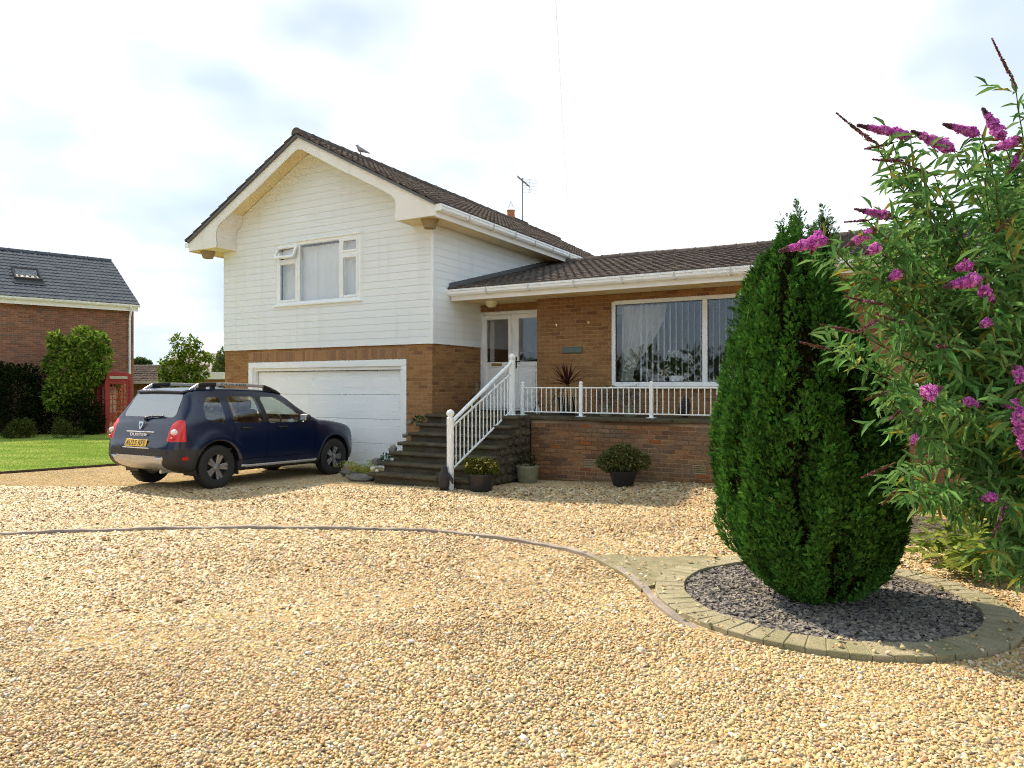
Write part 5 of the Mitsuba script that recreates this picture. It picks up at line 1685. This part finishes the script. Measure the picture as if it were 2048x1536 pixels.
# ---- buddleia
bud = thing('buddleia', 'large arching buddleia with purple flower spikes and long narrow leaves', 'shrub')
g = np.random.default_rng(2024)
ROOT = np.array([4.35, 5.45, 0.0])
LB = []
for t in np.linspace(0, 1, 6):
    w = (max(math.sin(math.pi * min(t * .95 + .05, 1)), 0) ** .8) * (1 - .25 * t)
    LB += [(-w, t, .16 * w - .22 * t * t), (0, t, -.22 * t * t), (w, t, .16 * w - .22 * t * t)]
LB = np.array(LB) * [.5, 1, 1]
LF = np.array([[3 * i + k, 3 * i + k + 1, 3 * i + k + 4, 3 * i + k + 3] for i in range(5) for k in (0, 1)])
LF = np.vstack([LF[:, [0, 1, 2]], LF[:, [0, 2, 3]]])
leaf('m_bud_leaf', rough=.38, trans=.7)
leaf('m_petal', rough=.7, trans=.7)
matte('m_stem', (.11, .085, .05))
leafrec, stems = [], []


def branch(tip, rise=.5, leafy=True, start=.45, rad=.009, step=.055, lsize=.14):
    tip = np.asarray(tip, float)
    d = tip - ROOT
    ctrl1 = ROOT + d * .25 + np.array([0, 0, .45 * abs(d[2]) + .5 * rise]) + g.normal(0, .08, 3)
    ctrl2 = ROOT + d * .68 + np.array([0, 0, rise * .75]) + g.normal(0, .10, 3)
    t = np.linspace(0, 1, 26)[:, None]
    p = ROOT * (1 - t) ** 3 + 3 * ctrl1 * t * (1 - t) ** 2 + 3 * ctrl2 * t * t * (1 - t) + tip * t ** 3
    p[:, 2] = np.maximum(p[:, 2], .02 + 0 * p[:, 2])
    stems.append(tube(p, np.linspace(rad, .0028, 26), 5))
    if leafy:
        s = np.concatenate([[0], np.cumsum(np.linalg.norm(np.diff(p, axis=0), axis=1))])
        q = start * s[-1]
        k = 0
        while q < s[-1] - .02:
            c = np.array([np.interp(q, s, p[:, i]) for i in range(3)])
            i = min(np.searchsorted(s, q), 25)
            tg = unit(p[i] - p[max(i - 1, 0)])
            sd = unit(np.cross(tg, [0.03, 0.02, 1]))
            u2 = np.cross(sd, tg)
            for sg in (-1, 1):
                o = (sd if k % 2 == 0 else u2) * sg
                f = q / s[-1]
                L = lsize * (1.25 - .55 * f) * g.uniform(.7, 1.2)
                yv = unit(o * .9 + tg * g.uniform(.25, .8) + np.array([0, 0, g.uniform(-.55, .05)]) + g.normal(0, .22, 3))
                leafrec.append((c, yv, unit(np.array([0, 0, 1]) + g.normal(0, .45, 3)), L, L * g.uniform(.20, .30)))
            # side shoot with smaller leaves in the axil
            if g.random() < .55:
                o = unit(sd * g.choice([-1, 1]) + u2 * g.normal(0, .6) + tg * .7)
                for m in range(int(g.integers(3, 7))):
                    cc = c + o * (.03 + .028 * m)
                    L = lsize * g.uniform(.45, .8)
                    yv = unit(o + g.normal(0, .55, 3) + [0, 0, -.2])
                    leafrec.append((cc, yv, unit(np.array([0, 0, 1]) + g.normal(0, .5, 3)), L, L * g.uniform(.2, .3)))
            q += step * g.uniform(.8, 1.3)
            k += 1
    return p


FLO = [[], []]     # floret meshes: fresh, spent


def panicle(a, b, fat, kindc, curl=.0):
    """flower spike from base a to tip b; kindc: 'fresh', 'mixed', 'dry' """
    a, b = np.asarray(a, float), np.asarray(b, float)
    L = np.linalg.norm(b - a)
    ax = (b - a) / L
    up = np.array([0, 0, 1.0])
    n = {'fresh': int(900 * L / .25), 'mixed': int(700 * L / .25), 'dry': int(260 * L / .25)}[kindc]
    n = max(n, 60)
    t = g.random(n)
    prof = np.where(t < .12, t / .12, 1 - .9 * ((t - .12) / .88) ** 1.5)
    r = fat * np.clip(prof, .12, 1) * (1 if kindc != 'dry' else .55)
    c = a + ax * (t * L)[:, None] + up * (curl * L * (t ** 2))[:, None]
    x, y, z = basis(np.repeat(ax[None], 1, 0))
    th = g.random(n) * 2 * math.pi
    lump = 1 + .25 * np.sin(t * 26 + 2 * np.cos(th))
    out = np.cos(th)[:, None] * x + np.sin(th)[:, None] * y
    P = c + out * (r * lump * g.uniform(.55, 1.0, n))[:, None]
    d = unit_rows(out + ax * .5 + g.normal(0, .35, (n, 3)))
    X_, Y_, Z_ = basis(d, g.normal(size=(n, 3)))
    pet = np.array([[-.5, -.5, 0], [.5, -.5, 0], [.5, .5, 0], [-.5, .5, 0], [0, 0, -.35]]) 
    pf = np.array([[4, 0, 1], [4, 1, 2], [4, 2, 3], [4, 3, 0]])
    fresh = np.array([(.62, .15, .58), (.54, .12, .54), (.68, .24, .64), (.72, .32, .64)])
    spent = np.array([(.16, .09, .05), (.24, .11, .04), (.10, .07, .05), (.13, .10, .09)])
    if kindc == 'fresh':
        isf = g.random(n) < np.clip(1.25 - t * .55, 0, 1)
    elif kindc == 'mixed':
        isf = (t > .25) & (t < .75) & (g.random(n) < .85)
    else:
        isf = g.random(n) < .06
    col = np.where(isf[:, None], fresh[g.integers(0, 4, n)], spent[g.integers(0, 4, n)])
    tipm = t > .8
    col[tipm] = np.array((.22, .12, .16)) * g.uniform(.7, 1.2, (tipm.sum(), 1)) if kindc != 'dry' else col[tipm]
    col = col * g.uniform(.75, 1.2, (n, 1))
    S = np.where(isf, g.uniform(.010, .016, n), g.uniform(.006, .010, n))
    m = scatter(pet, pf, P, X_, Y_, Z_, S)
    k = put('flower_spike', m, 'm_petal', bud, color=np.repeat(np.clip(col, .01, .9), 5, 0))
    labels[k] = {'label': {'fresh': 'bright purple flower spike', 'mixed': 'half faded purple and brown flower spike', 'dry': 'thin dried brown flower spike'}[kindc]}
    stems.append(tube([a - ax * .03, a + ax * L * .5 + up * curl * L * .25, b + up * curl * L], [.003, .0025, .0012], 5))


def unit_rows(v):
    return v / (np.linalg.norm(v, axis=1, keepdims=True) + 1e-12)


# base pixel, tip pixel, distance, half thickness, kind
SPK = [((2032, 168), (1985, 84), 4.3, .016, 'dry'), ((1751, 285), (1673, 232), 3.9, .018, 'dry'), ((1822, 272), (1716, 250), 3.9, .026, 'fresh'), ((1958, 268), (1888, 248), 4.1, .026, 'fresh'),
       ((2008, 278), (1966, 216), 4.0, .034, 'fresh'), ((1908, 300), (1824, 262), 3.85, .034, 'fresh'), ((2044, 276), (1976, 304), 3.8, .026, 'mixed'), ((1790, 434), (1710, 418), 3.9, .024, 'mixed'),
       ((1655, 478), (1560, 502), 3.9, .034, 'fresh'), ((1640, 462), (1622, 508), 3.95, .024, 'fresh'), ((1752, 458), (1690, 494), 3.7, .024, 'mixed'), ((1758, 492), (1730, 508), 3.7, .024, 'fresh'),
       ((1800, 545), (1775, 560), 3.75, .024, 'fresh'), ((1945, 528), (1905, 540), 3.7, .030, 'fresh'), ((1962, 556), (1888, 574), 3.6, .032, 'fresh'), ((1962, 575), (1990, 605), 3.6, .026, 'fresh'),
       ((1845, 790), (1884, 775), 3.5, .038, 'fresh'), ((1850, 800), (1832, 826), 3.5, .022, 'dry'), ((1930, 800), (1962, 814), 3.6, .018, 'fresh'), ((2050, 760), (2026, 730), 3.5, .034, 'fresh'),
       ((2050, 805), (2002, 812), 3.4, .026, 'mixed'), ((2040, 815), (2048, 915), 3.3, .034, 'fresh'), ((1992, 992), (1958, 1000), 3.7, .024, 'fresh'), ((1830, 872), (1824, 890), 3.6, .012, 'fresh'),
       ((1766, 608), (1688, 598), 3.8, .017, 'dry'), ((1806, 645), (1752, 632), 3.8, .018, 'dry'), ((1755, 640), (1708, 668), 3.8, .017, 'dry'), ((1712, 664), (1641, 650), 3.85, .017, 'dry'),
       ((1652, 696), (1600, 688), 3.9, .014, 'dry'), ((1772, 784), (1728, 803), 3.7, .016, 'dry'), ((1800, 822), (1778, 842), 3.7, .014, 'dry'), ((1790, 984), (1764, 1012), 3.7, .016, 'dry'), ((1780, 930), (1722, 958), 3.75, .014, 'dry'),
       ((1786, 285), (1730, 300), 3.95, .014, 'dry'), ((1806, 320), (1745, 325), 3.9, .016, 'dry'), ((2020, 440), (1990, 470), 3.6, .024, 'dry'), ((1870, 350), (1800, 330), 4.0, .013, 'dry'),
       ((1735, 440), (1690, 445), 3.85, .013, 'dry'), ((1980, 640), (1960, 655), 3.5, .02, 'mixed'), ((1875, 690), (1905, 700), 3.6, .02, 'dry'), ((2010, 1010), (1985, 1080), 3.7, .016, 'dry'), ((2045, 300), (2020, 345), 3.9, .02, 'mixed')]
for (bx, by), (tx, ty), Y, fat, kd in SPK:
    A_, B_ = at(bx, by, Y), at(tx, ty, Y + g.uniform(-.06, .06))
    branch(A_, rise=g.uniform(.25, .6) * (1 if by < 700 else .6), step=.06, start=.5, lsize=.145)
    panicle(A_, B_, fat * 1.12, kd, g.uniform(.02, .10) if kd == 'dry' else 0)
# leafy shoots without flowers, filling the body of the bush
FILL = Polygon([(1700, 560), (1790, 330), (1900, 300), (2000, 200), (2250, 120), (2300, 1120), (2060, 1140), (1960, 1060), (1900, 940), (1830, 900), (1770, 800), (1690, 700)])
nb = 0
while nb < 135:
    px, py = g.uniform(1640, 2300), g.uniform(150, 1140)
    if not FILL.contains(Point(px, py)):
        continue
    if py < 420 and g.random() < .35:
        continue
    Y = g.uniform(3.55, 5.4) if px > 1850 else g.uniform(3.6, 4.6)
    q = at(px, py, Y)
    if np.hypot(q[0] - 2.38, q[1] - 5.45) < .8 and q[2] < 2.4:
        continue
    branch(q, rise=g.uniform(.2, .55), step=.05, start=.42, lsize=.15)
    nb += 1
for px, py in ((2000, 1150), (2030, 1170), (1990, 1110), (1850, 985), (1800, 990), (1830, 930), (2046, 1100), (1700, 460), (1690, 560), (1740, 540), (1650, 660)):
    branch(at(px, py, g.uniform(3.7, 4.1)), rise=.3, step=.05, start=.5, lsize=.15)
kind(put('stems', cat(stems), 'm_stem', bud), 'stuff')
P = np.array([r[0] for r in leafrec])
Yv = np.array([r[1] for r in leafrec])
U = np.array([r[2] for r in leafrec])
X_ = unit_rows(np.cross(Yv, U))
Z_ = np.cross(X_, Yv)
Ln, Wd = np.array([r[3] for r in leafrec]), np.array([r[4] for r in leafrec])
n = len(P)
gl = np.random.default_rng(5)
k = gl.random((n, 1))
col = np.array((.06, .15, .045)) * (1 - k) + np.array((.20, .38, .12)) * k
yel = gl.random(n) < .06
col[yel] = (.26, .25, .05)
col = col * (1 + gl.normal(0, .08, (n, 3)))
pxs = 1024 + F_PX * P[:, 0] / P[:, 1]
seen = (pxs < 2048) & (P[:, 1] < 4.4)
order = np.argsort(np.where(seen, P[:, 1] / Ln, 1e6))[:300]
tint = [np.array(c) for c in ((.07, .17, .05), (.12, .25, .075), (.17, .33, .10), (.34, .36, .09))]
LD = [mikit.ply((LB, LF), 'm_bud_leaf', smooth=True, color=np.tile(c, (len(LB), 1))) for c in tint]
for i in order:
    M = np.eye(4)
    M[:3, 0], M[:3, 1], M[:3, 2], M[:3, 3] = X_[i] * Wd[i], Yv[i] * Ln[i], Z_[i] * Ln[i], P[i]
    put_d('leaf', LD[3 if yel[i] else int(np.clip(k[i, 0] * 3, 0, 2))], M, bud)
m_ = np.ones(n, bool)
m_[order] = False
LB3, LF3 = LB[[0, 1, 2, 6, 7, 8, 12, 13, 14, 15, 16, 17]], np.array([[3 * i + k, 3 * i + k + 1, 3 * i + k + 4, 3 * i + k + 3] for i in range(3) for k in (0, 1)])
LF3 = np.vstack([LF3[:, [0, 1, 2]], LF3[:, [0, 2, 3]]])
v, f = scatter(LB3, LF3, P[m_], X_[m_], Yv[m_], Z_[m_], np.stack([Wd[m_], Ln[m_], Ln[m_]], 1))
kind(put('foliage', (v, f), 'm_bud_leaf', bud, smooth=True, color=np.repeat(np.clip(col[m_], .004, .9), len(LB3), 0)), 'stuff')
print('buddleia leaves', n)

# ---- low broad-leaved plants on the gravel under the buddleia
gp = thing('ground_plant', 'low clump of broad yellow-green leaves on the gravel under the buddleia', 'plant')
g = np.random.default_rng(77)
rec = []
for i in range(26):
    c = at(g.uniform(1860, 2140), 0, g.uniform(5.9, 7.6))
    c[2] = 0
    if c[0] < 3.62 + (c[1] - 5.9) * .2:
        continue
    for j in range(24):
        a = g.uniform(0, 2 * math.pi)
        o = np.array([math.cos(a), math.sin(a), 0])
        h = g.uniform(.05, .55) if c[0] > 4.1 else g.uniform(.04, .26)
        rec.append((c + o * g.uniform(.02, .16) + [0, 0, h], unit(o + [0, 0, g.uniform(-.3, .8)]), g.uniform(.10, .17)))
P = np.array([r[0] for r in rec])
Yv = np.array([r[1] for r in rec])
X_ = unit_rows(np.cross(Yv, g.normal(0, .35, (len(P), 3)) + [0, 0, 1]))
Z_ = np.cross(X_, Yv)
L = np.array([r[2] for r in rec])
v, f = scatter(LB, LF, P, X_, Yv, Z_, np.stack([L * .42, L, L], 1))
c = shades(len(P), 78, (.10, .16, .03), (.30, .36, .08))
kind(put('leaves', (v, f), 'm_bud_leaf', gp, smooth=True, color=np.repeat(c, len(LB), 0)), 'stuff')
# ================================================================ the neighbouring plot
NA = unit([.742, .67, 0])                    # along the neighbour's wall, to the right and away
NB = np.array([-NA[1], NA[0], 0])
NM = mat(np.stack([NA, NB, [0, 0, 1]], 1), (-14.9, 28.0, -.13))
nh = thing('neighbour_house', 'red brick house with grey tiled roof and roof light beyond the lawn', 'house')


def f_brick_red(p, n, uv):
    dx, dy = p.x + 14.9, p.y - 28.0
    s = dx * float(NA[0]) + dy * float(NA[1])
    z = p.z + .13
    a, b = brick_tone(s + 40, z, .075, .225, 21)
    w = fbm(s * .7, z * .8, 2.0, 2)
    c = mix((.19, .085, .062), (.29, .14, .10), a)
    c = mix(c, (.16, .10, .085), smoothstep(.75, .95, b))
    return c * (.75 + .5 * w)


matte('m_brick_red', proc(f_brick_red))
brick_wall(nh, 'front_wall', NM, sbox(-9, -.2, 0, 4.85), 0, 'm_brick_red', 'm_mortar', 300, prio=at(230, 660, 27.5))
put('gable_wall', cat([box(-.2, 0, .21, 8, -.2, 4.9), box(-9, 0, 7.8, 8, -.2, 4.9), box(-9, -8.8, .21, 7.8, -.2, 4.9)]), 'm_brick_red', nh, M=NM)
gv, gf = extrude(Polygon([(.0, 4.9), (8.0, 4.9), (4.0, 7.05)]), .18)
put('gable', (np.stack([-.19 + gv[:, 2], gv[:, 0], gv[:, 1]], 1), gf), 'm_brick_red', nh, M=NM)
rp = np.array([0, 4.32, 2.27])
nr = roof_plane(nh, 'roof', NM, (-9.2, -.30, 4.93), (1, 0, 0), rp, 9.32, np.linalg.norm(rp), 'm_tile_grey', 290, at(150, 560, 29), 'm_lead', seed=9, skip=None)
put('rear_roof', cat([([[-9.2, 4.02, 7.2], [.12, 4.02, 7.2], [.12, 8.3, 4.93], [-9.2, 8.3, 4.93]], [[0, 1, 2, 3]])]), 'm_tile_grey', nh, M=NM)
RT2 = mikit.ply(ridge_tile(), 'm_tile_grey')
for i in range(20):
    put_d('ridge_tile', RT2, NM @ mat(rz(-90), (-9.18 + i * .465, 4.02, 7.20)), nh)
put('fascia', box(-9.2, .10, -.22, -.20, 4.68, 4.95), 'm_white_paint', nh, M=NM)
put('soffit', box(-9.2, .10, -.198, -.012, 4.70, 4.712), 'm_white_paint', nh, M=NM)
gt = extrude(Polygon([(0, 0), (0, -.1), (-.03, -.12), (-.08, -.115), (-.107, -.07), (-.115, 0), (-.1, 0), (-.09, -.07), (-.03, -.1), (-.015, 0)]), 9.35)
put('gutter', (np.stack([-9.2 + gt[0][:, 2], -.222 + gt[0][:, 0], 4.95 + gt[0][:, 1]], 1), gt[1]), 'm_upvc', nh, M=NM)
put('downpipe', tube([(-.16, -.28, 4.84), (-.16, -.24, 4.62), (-.16, -.06, 4.42), (-.16, -.06, -.1)], .04, 10), 'm_upvc', nh, smooth=40, M=NM)
rn = np.cross([1, 0, 0], unit(rp))
RF = NM @ mat(np.stack([[1, 0, 0], unit(rp), rn], 1), (-3.75, -.30, 4.93))
matte('m_roof_window', (.07, .075, .08))
rl_ = put('roof_light', cat([box(0, .06, 1.55, 2.65, .05, .16), box(.82, .88, 1.55, 2.65, .05, .16), box(.06, .82, 1.55, 1.62, .05, .16), box(.06, .82, 2.58, 2.65, .05, .16)]), 'm_roof_window', nh, M=RF)
sashM = RF @ mat(rx(14), (0, 2.6, .14))
put('frame', cat([box(.02, .09, -1.0, 0, .0, .05), box(.79, .86, -1.0, 0, .0, .05), box(.09, .79, -1.0, -.93, .0, .05), box(.09, .79, -.07, 0, .0, .05)]), 'm_roof_window', rl_, M=sashM)
put('pane', (np.array([[.09, -.93, .03], [.79, -.93, .03], [.79, -.07, .03], [.09, -.07, .03]]), np.array([[0, 1, 2], [0, 2, 3]])), 'm_glass', rl_, M=sashM)
put('room', box(.06, .82, 1.62, 2.58, .03, .045), 'm_black', rl_, M=RF)  # thin black panel stands in for the shade of the space below
put('flashing', box(-.05, .93, 1.15, 1.55, .06, .075), 'm_roof_window', rl_, M=RF)

# red telephone box
tb = thing('telephone_box', 'old red telephone box standing under the climbing bush', 'telephone box')
pbr('m_phone_red', (.30, .028, .036), .5)
TB = mat(rz(53) * .92, at(226, 0, 25.3) * [1, 1, 0] + [0, 0, -.15])
put('base', box(-.47, .47, -.47, .47, 0, .14, .01), 'm_phone_red', tb, M=TB)
W = .44
ms = [box(sx * W - .05, sx * W + .05, sy * W - .05, sy * W + .05, .14, 2.15, .01) for sx in (-1, 1) for sy in (-1, 1)]
ms += [box(-.46, .46, -.46, .46, 2.13, 2.18, .01)]
put('frame', cat(ms), 'm_phone_red', tb, M=TB)
hd = man(m3.Manifold.hull_points(np.vstack([[(sx * .46, sy * .46, z) for sx in (-1, 1) for sy in (-1, 1) for z in (2.18, 2.36)], [(sx * .46 * math.cos(a), sy * .46, 2.36 + .10 * math.sin(a)) for a in np.linspace(0, math.pi, 9) for sx in (1,) for sy in (-1, 1)], [(sy * .46, .46 * math.cos(a), 2.36 + .10 * math.sin(a)) for a in np.linspace(0, math.pi, 9) for sy in (-1, 1)], [(0, 0, 2.52)]])))
put('roof', hd, 'm_phone_red', tb, smooth=30, M=TB)
pbr('m_sign_pale', (.45, .43, .40), .5)
for q in range(4):
    R = TB @ mat(rz(90 * q))
    put('sign_panel', box(-.33, .33, -.475, -.455, 2.205, 2.315, .003), 'm_sign_pale', tb, M=R)
    if q == 2:
        put('back_panel', box(-.40, .40, -.45, -.43, .14, 2.13), 'm_phone_red', tb, M=R)
        continue
    ms = [box(-.39, -.31, -.46, -.42, .16, 2.12, .004), box(.31, .39, -.46, -.42, .16, 2.12, .004), box(-.31, .31, -.46, -.42, .16, .42, .004), box(-.31, .31, -.46, -.42, 2.02, 2.12, .004)]
    ms += [box(-.31, .31, -.452, -.43, .42 + i * .2 - .012, .42 + i * .2 + .012) for i in range(1, 8)]
    ms += [box(x - .012, x + .012, -.45, -.432, .42, 2.02) for x in (-.2, .2)]
    put('door' if q == 0 else 'side_glazing', cat(ms), 'm_phone_red', tb, M=R)
    put('pane', (np.array([[-.31, -.44, .42], [.31, -.44, .42], [.31, -.44, 2.02], [-.31, -.44, 2.02]]), np.array([[0, 1, 2], [0, 2, 3]])), 'm_glass', tb, M=R)
put('backboard', cat([box(-.25, .25, .30, .34, .9, 1.9), box(-.12, .12, .2, .3, 1.15, 1.55, .02)]), 'm_sign_pale', tb, M=TB)
gn = thing('garden_gnome', 'small tan figure standing at the corner of the telephone box', 'ornament')
B = at(222, 0, 23.9) * [1, 1, 0] + [0, 0, -.10]
bo = spheres_hull([((0, 0, .08), .10), ((0, 0, .26), .08)]) + spheres_hull([((0, 0, .30), .05), ((0, 0, .37), .055)]) + spheres_hull([((0, 0, .41), .05), ((.02, 0, .52), .012)])
for s in (-1, 1):
    bo = bo + spheres_hull([((.08 * s, 0, .27), .03), ((.09 * s, -.05, .16), .025)])
v, f = man(bo.refine_to_length(.03))
sm = trimesh.smoothing.filter_taubin(trimesh.Trimesh(v, f), iterations=6)
matte('m_gnome', (.42, .25, .12))
put(gn, (np.array(sm.vertices) + B, np.array(sm.faces)), 'm_gnome', smooth=True, exact=True)


# ---- bushes
def tree(name, label, cat_, blobs, n, ln, wd, dark, light, seed, trunk=None, group=None, core=True, **kw):
    k = thing(name, label, cat_, group)
    bush(k, 'crown', blobs, n, ln, wd, dark, light, seed, **kw)
    if trunk is not None:
        a, b = np.array(trunk[0], float), np.array(trunk[1], float)
        ms = [tube([a, a * .5 + b * .5 + [.06, 0, 0], b], [trunk[2], trunk[2] * .8, trunk[2] * .45], 8)]
        gg = np.random.default_rng(seed)
        for c, r in blobs[:9]:
            ms.append(tube([a * .35 + b * .65, (a * .3 + b * .7 + np.array(c)) / 2 + [0, 0, .05], c], [trunk[2] * .5, trunk[2] * .35, trunk[2] * .15], 6))
        put('trunk', cat(ms), 'm_stem', k)
    return k


def px_blobs(lst, Y, dy=.6):
    s = Y / F_PX
    gg = np.random.default_rng(len(lst))
    return [(at(x, y, Y + gg.uniform(-.3, .3)), (rx_ * s, dy * rx_ * s + .1, ry_ * s)) for x, y, rx_, ry_ in lst]


tree('climbing_bush', 'tall leafy bush with a sunlit top climbing the neighbouring brick wall', 'bush', px_blobs([(190, 690, 24, 26), (168, 672, 22, 16), (205, 715, 16, 28), (150, 700, 20, 26), (125, 700, 22, 24), (110, 680, 14, 14), (105, 730, 16, 22), (135, 745, 28, 30), (178, 745, 26, 30), (160, 785, 22, 26), (120, 790, 30, 34), (196, 738, 14, 16)], 24.4), 6000, .16, .55,
     (.035, .075, .015), (.30, .44, .07), 801, trunk=((-15.4, 25.6, -.15), (-15.6, 25.6, 2.2), .09))
tree('dark_hedge', 'dark overgrown evergreen shrub mass against the brick wall behind the lawn', 'hedge', px_blobs([(30, 800, 70, 70), (100, 820, 60, 62), (160, 835, 45, 50), (-60, 800, 80, 75), (0, 745, 40, 20), (55, 748, 30, 18), (185, 850, 20, 34), (-40, 740, 40, 22)], 24.3), 14000, .13, .45,
     (.008, .013, .005), (.030, .048, .014), 811, shell=.3)
tree('small_shrub', 'rounded olive green shrub under the dark hedge, the one further from the telephone box', 'shrub', px_blobs([(40, 862, 26, 24), (25, 872, 18, 16), (55, 855, 15, 18)], 22.8), 1300, .09, .5, (.035, .05, .012), (.11, .13, .03), 821, group='shrubs below the hedge')
tree('small_shrub', 'thin dull green shrub under the dark hedge close to the telephone box', 'shrub', px_blobs([(125, 862, 18, 22), (150, 868, 16, 14), (118, 850, 9, 18)], 22.8), 800, .08, .4, (.035, .05, .015), (.10, .115, .03), 831, group='shrubs below the hedge')
tree('garden_tree', 'bright green young tree with two upright tops behind the car', 'tree', px_blobs([(354, 683, 10, 14), (383, 690, 13, 17), (352, 715, 16, 14), (378, 720, 20, 20), (340, 740, 22, 18), (372, 752, 24, 22), (330, 755, 14, 12), (405, 712, 10, 8), (418, 716, 11, 9), (400, 745, 16, 16), (355, 770, 26, 16), (385, 775, 22, 14), (326, 722, 7, 5), (396, 688, 5, 6)], 24.0), 3600, .13, .5,
     (.05, .10, .012), (.25, .34, .045), 841, trunk=((-11.1, 24, -.15), (-11.1, 24, 1.9), .07), shell=.35)
tree('garden_tree', 'bushy green tree against the far left corner of the white house', 'tree', px_blobs([(446, 712, 10, 16), (440, 735, 13, 14), (452, 738, 12, 18)], 38.0), 900, .16, .5, (.04, .08, .015), (.16, .23, .05), 851, trunk=((-15.6, 38, -.2), (-15.6, 38, 2.2), .08), shell=.35)
tree('far_tree', 'dull green tree far beyond the low tiled outbuilding', 'tree', px_blobs([(280, 726, 13, 8), (291, 728, 10, 6), (272, 730, 8, 6)], 95.0), 900, .45, .6, (.05, .08, .03), (.13, .18, .07), 861, trunk=((-49.7, 95, -.2), (-49.7, 95, 4), .2))

# ---- low outbuildings and a bungalow behind
ob_ = thing('outbuilding', 'low brick outbuilding with a brown tiled roof beyond the telephone box', 'building')
OM = mat(rz(-3), at(262, 0, 33) * [1, 1, 0] + [0, 0, -.2])
brick_wall(ob_, 'wall', OM, sbox(-1.5, 0, 2.6, 2.0), 0, 'm_brick', 'm_mortar', 60)
put('gable', box(2.41, 2.6, .21, 4, 0, 2.0), 'm_brick', ob_, M=OM)
orp = np.array([0, 2.2, .78])
roof_plane(ob_, 'roof', OM, (-1.7, -.25, 2.06), (1, 0, 0), orp, 4.5, np.linalg.norm(orp), 'm_tile', 60, at(300, 740, 33), 'm_lead', seed=21)
put('fascia', box(-1.7, 2.8, -.29, -.26, 1.93, 2.08), 'm_white_paint', ob_, M=OM)
fg = thing('flat_roof_garage', 'flat-roofed garage with a pale fascia board behind the young tree', 'garage')
GM = mat(rz(-2), at(385, 0, 31) * [1, 1, 0] + [0, 0, -.2])
put('wall', box(0, 3.2, 0, 4, 0, 2.12), 'm_brick', fg, M=GM)
put('fascia', box(-.1, 3.3, -.12, -.02, 2.12, 2.42, .01), 'm_white_paint', fg, M=GM)
put('roof', box(-.1, 3.3, -.02, 4.1, 2.36, 2.44), 'm_lead', fg, M=GM)
bu = thing('far_bungalow', 'pale-roofed bungalow in the distance with hipped ends', 'house')
BM = mat(rz(-4), at(300, 0, 60) * [1, 1, 0] + [0, 0, -.2])
put('wall', box(0, 6.2, .4, 5, 0, 2.6), 'm_mortar', bu, M=BM)
pbr('m_roof_pale', (.36, .33, .30), .8)
hip = m3.Manifold.hull_points(np.array([(-.2, 0, 2.6), (6.4, 0, 2.6), (6.4, 5.2, 2.6), (-.2, 5.2, 2.6), (1.0, 2.6, 4.75), (5.3, 2.6, 4.75)]))
put('roof', man(hip), 'm_roof_pale', bu, M=BM)
hp = thing('gabled_house', 'dark-roofed gable of a house between the young tree and the white house', 'house')
HP = mat(rz(8), at(414, 0, 52) * [1, 1, 0] + [0, 0, -.2])
put('wall', box(.2, 2.6, .2, 4, 0, 2.0), 'm_brick', hp, M=HP)
put('roof', man(m3.Manifold.hull_points(np.array([(0, 0, 1.9), (2.9, 0, 1.6), (0, 4.5, 1.9), (2.9, 4.5, 1.6), (.3, 1.5, 4.3), (.9, 1.5, 4.2), (.3, 3.5, 4.3)]))), 'm_tile', hp, M=HP)
# a belt of trees behind the viewer, seen only as reflections in the windows
rv, rp_ = np.array([-.764, -.673, 0]), np.array([.673, -.764, 0])
P, d = blob_points([(np.array([3.2, 11.5, 0]) + rv * (33 + 3 * math.sin(x * .7)) + rp_ * x + [0, 0, 1.4], (1.9, 1.9, 2.4 + .9 * math.sin(x * 2.1) + .5 * math.sin(x * .9))) for x in np.arange(-24, 26, 1.7)], 8000, 871, .6)
m, c = leaves(P, d, .5, .6, shades(len(P), 872, (.012, .022, .008), (.05, .085, .022)), 873)
k = kind(put('tree_belt', m, 'm_leaf', color=c), 'stuff', 'dark belt of trees reflected in the lounge window glass')
labels[k]['category'] = 'trees'
